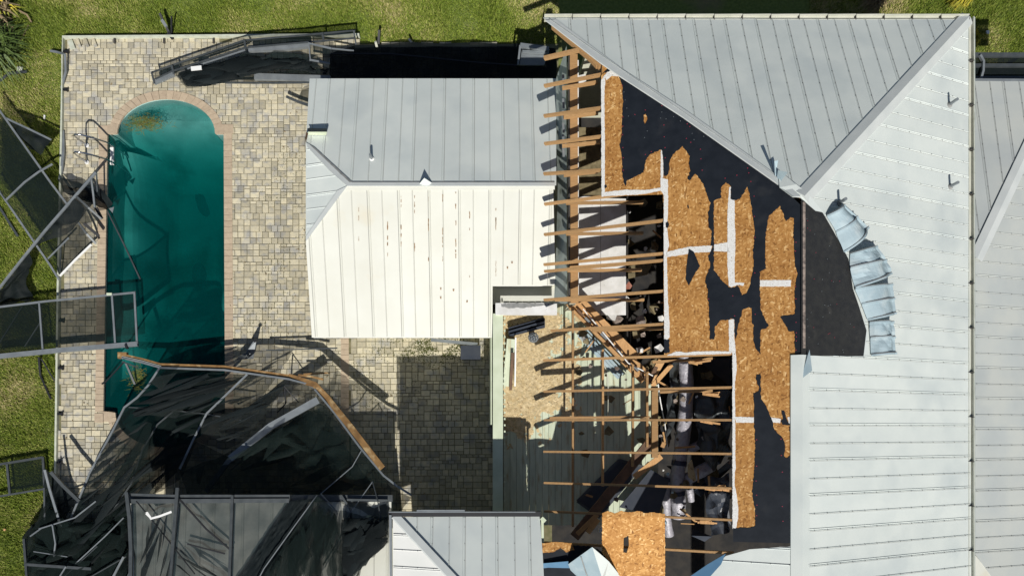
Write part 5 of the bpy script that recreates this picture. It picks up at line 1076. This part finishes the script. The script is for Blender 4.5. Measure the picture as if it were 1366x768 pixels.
# bent metal corner piece
mb = MB(); mb.plate([P(313, 480, .25), P(328, 470, .4), P(338, 455, .55), P(342, 453.5, .58), P(338, 478, .3)], .01); o = tag(obj('bent_metal_corner', mb, 'alu_l'), 'bent grey metal corner piece standing by the right pool coping', 'metal piece')
mb = MB(); mb.bar(P(339, 455.5, .6), P(342.5, 453, .62), .05, .05); obj('tip', mb, 'black', o); mb = MB(); mb.bar(P(318, 477, .34), P(332, 470, .5), .05, .03); mb.bar(P(332, 470, .5), P(330, 476, .44), .04, .03); obj('lip', mb, 'alu', o)
for k, (a, b, lab) in enumerate((((355, 467), (450, 464), 'long dark shutter strip beyond the brown beam'), ((405, 499), (440, 497), 'brown splinter off the end of the bent beam'))):
    mb = MB(); mb.bar(P(*a, .5), P(*b, .5), .04 if k else .03, .03); tag(obj('loose_strip', mb, 'brown' if k else 'alu'), lab, 'strip')
# things under the pool house eave
mb = MB(); p = P(628, 472, .12); mb.box(p - V((.24, .16, .02)), p + V((.24, .16, .35))); o = tag(obj('equipment_box', mb, 'black'), 'black equipment box on the courtyard pavers by the pool house', 'box')
mb = MB(); mb.box(p + V((-.26, -.18, .35)), p + V((.26, .18, .38))); obj('lid', mb, 'navy', o)
mb = MB(); mb.path([P(575, 453, .55), P(605, 456, .5), P(637, 459, .45)], .08, .05); tag(obj('fallen_rail', mb, 'alu_l'), 'grey rail lying above the black box under the eave', 'rail')
mb = MB()
for _ in range(2600):
    x, y = random.gauss(580, 28), random.gauss(463, 11)
    if noise.noise(V((x * .05, y * .06, 3))) + R(-.3, .3) < -.1 or y < 448 or y > 496: continue
    p = P(x, y, PT + .006); r = R(.01, .03); a = R(0, 6); mb.add([p + V((r * .7 * math.cos(a + t), r * .7 * math.sin(a + t), R(0, .008))) for t in (0, 2.1, 4.2)], [(0, 1, 2)])
for _ in range(3800):
    x = random.choice([R(305, 455), R(330, 415), R(465, 560)]); y = R(200, 455) if x < 415 else R(452, 560)
    if noise.noise(V((x * .02, y * .02, 8))) < .1: continue
    x = round((P(x, 0).x - x0) / U) * U + x0; yy = round((P(0, y).y - y0) / U) * U + y0
    if random.random() < .5: x += R(-.1, .1)
    else: yy += R(-.1, .1)
    p = V((x, yy, PT + .002)); 
    if not paver_ok(p): continue
    r = R(.006, .015); a = R(0, 6); mb.add([p + V((r * math.cos(a + t), r * math.sin(a + t), R(0, .012))) for t in (0, 2.1, 4.2)], [(0, 1, 2)])
tag(kind(obj('moss', mb, 'moss'), 'stuff'), 'green moss growing in the paver joints', 'moss')

mb = MB()
for _ in range(420):
    x, y = R(82, 655), R(55, 660); p = P(x, y, PT + .012)
    if not paver_ok(p) or (410 < x and y < 450): continue
    a = R(0, 6.3); l = R(.012, .04); d = V((math.cos(a), math.sin(a), 0)) * l; e_ = V((-d.y, d.x, 0)) * R(.2, .6); mb.add([p - d, p + e_ + V((0, 0, .006)), p + d, p - e_], [(0, 1, 2, 3)])
tag(kind(obj('leaf_litter', mb, 'dry'), 'stuff'), 'dry leaf bits and crumbs strewn over the paving', 'leaves')
# ================================================================= POOL LADDER
ld = thing('pool_ladder', 'chrome pool ladder with two looped rails and white step at the left pool edge', 'pool ladder', P(116, 205, .1))
for fy_, ex in ((194.5, 151), (217, 151)):
    f = P(116.5, fy_, .1); e_ = P(ex, fy_ + 2, .1); dx = e_.x - f.x
    pts = [f, f + V((0, 0, .45)), f + V((.02, .0, .62)), f + V((.1, -.01, .72)), f + V((.22, -.01, .70)), f + V((dx * .6, 0, .5)), f + V((dx * .9, 0, .25)), f + V((dx, 0, -.05)), f + V((dx, 0, -.8))]
    mb = MB(); mb.tube(pts, .022, 10); rl = obj('rail', mb, 'chrome', ld, smooth=True)
    mb = MB(); mb.tube([f + V((0, 0, .012)), f + V((0, 0, .03))], .055, 12); obj('escutcheon', mb, 'white', rl)
mb = MB(); a, b = P(147.5, 197, -.01), P(152, 220, -.01); mb.box((a.x, b.y, -.03), (b.x, a.y, .02)); obj('tread', mb, 'white', ld)
# ================================================================= PLANTS
def leaves(n, c, rad, L, wd, up, spread=None, bend=.3):
    mb = MB()
    for _ in range(n):
        a = R(0, 6.283) if spread is None else random.gauss(*spread); p = c + V((R(-rad, rad), R(-rad, rad), 0)); l = L * R(.5, 1.2); u = up * R(.5, 1.2); d = V((math.cos(a), math.sin(a), 0)); s_ = V((-d.y, d.x, 0)) * wd
        q1 = p + d * (l * .5) + V((0, 0, u)); q2 = p + d * l + V((0, 0, u * (1 - bend * 2)))
        mb.add([p - s_ * .6, p + s_ * .6, q1 + s_, q1 - s_, q2], [(0, 1, 2, 3), (3, 2, 4)])
    return mb
def plant(name, label, cat, c, mb, m, stem):
    t = thing(name, label, cat, c); obj('foliage', mb, m, t); s_ = MB(); s_.tube([c, c + V((0, 0, stem))], [.05, .03], 8); obj('stem', s_, 'dry', t); return t
c = P(4, 72, .0); plant('strap_leaf_plant', 'green strap leaved plant at the upper left border', 'plant', c, leaves(240, c, .25, .9, .016, .5), 'leaf', .2)
c = P(2, 22, .0); plant('dry_palm', 'drying palm with brown fronds in the upper left corner', 'plant', c, leaves(90, c, .2, .55, .03, .35), 'dry', .3)
c = P(14, 14, .0); plant('small_yellow_plant', 'small yellow green tuft beside the drying palm', 'plant', c, leaves(40, c, .12, .45, .02, .3), 'yellow', .15)
c = P(1271, 4, .0); plant('yellow_shrub', 'feathery yellow shrub at the top edge beyond the big roof', 'shrub', c, leaves(500, c, .14, .27, .010, .5), 'yellow', .3)
c = P(1281, 62, .0); plant('yellow_shrub', 'yellow shrub half hidden by the right gutter', 'shrub', c, leaves(420, c, .12, .33, .010, .4), 'yellow', .3)
c = P(1163, 3, .0); plant('dry_grass_clump', 'dry straw coloured grass clump beyond the roof edge', 'plant', c, leaves(260, c, .15, .42, .01, .3), 'dry', .1)
for cx_, cy_, sx, sy, n, lab in ((193, 165, 12, 5, 520, 'brown green weed clump floating at the round pool end'), (184, 503, 5, 9, 260, 'green weed clump floating by the beam end')):
    mb = MB()
    for _ in range(n):
        p = P(random.gauss(cx_, sx), random.gauss(cy_, sy), .0); a = R(0, 6.28); l = R(.05, .22); d = V((math.cos(a), math.sin(a) * .6, 0)) * l; s_ = V((-d.y, d.x, 0)).normalized() * .006
        mb.add([p - s_, p + s_, p + d + V((0, 0, R(0, .03)))], [(0, 1, 2)])
    tag(kind(obj('pond_weed', mb, 'weed'), 'stuff'), lab, 'pond weed')
for k, (x, y, w_, h_, m, lab) in enumerate(((26, 92, 8, 7, 'curb', 'pale square stone beside the grey strip on the lawn'), (59, 156, 2.5, 6, 'white', 'white scrap on the left lawn'), (1162, 43, 0, 0, '', ''), (1318, 43, 5, 5, 'white', 'white scrap on the lawn at the upper right'), (6, 706, 3, 3, 'wood_y', 'small brown scrap on the lower left lawn'))):
    if not w_: continue
    mb = MB(); p = P(x, y, .09); a = R(-.4, .6); q = [p + V((math.cos(a + t) * w_ * .012, math.sin(a + t) * h_ * .012, R(-.01, .02))) for t in (.7, 2.3, 3.9, 5.4)]; mb.plate(q, .03); tag(obj('lawn_scrap', mb, m), lab, 'scrap')
print('objects', len(bpy.data.objects))
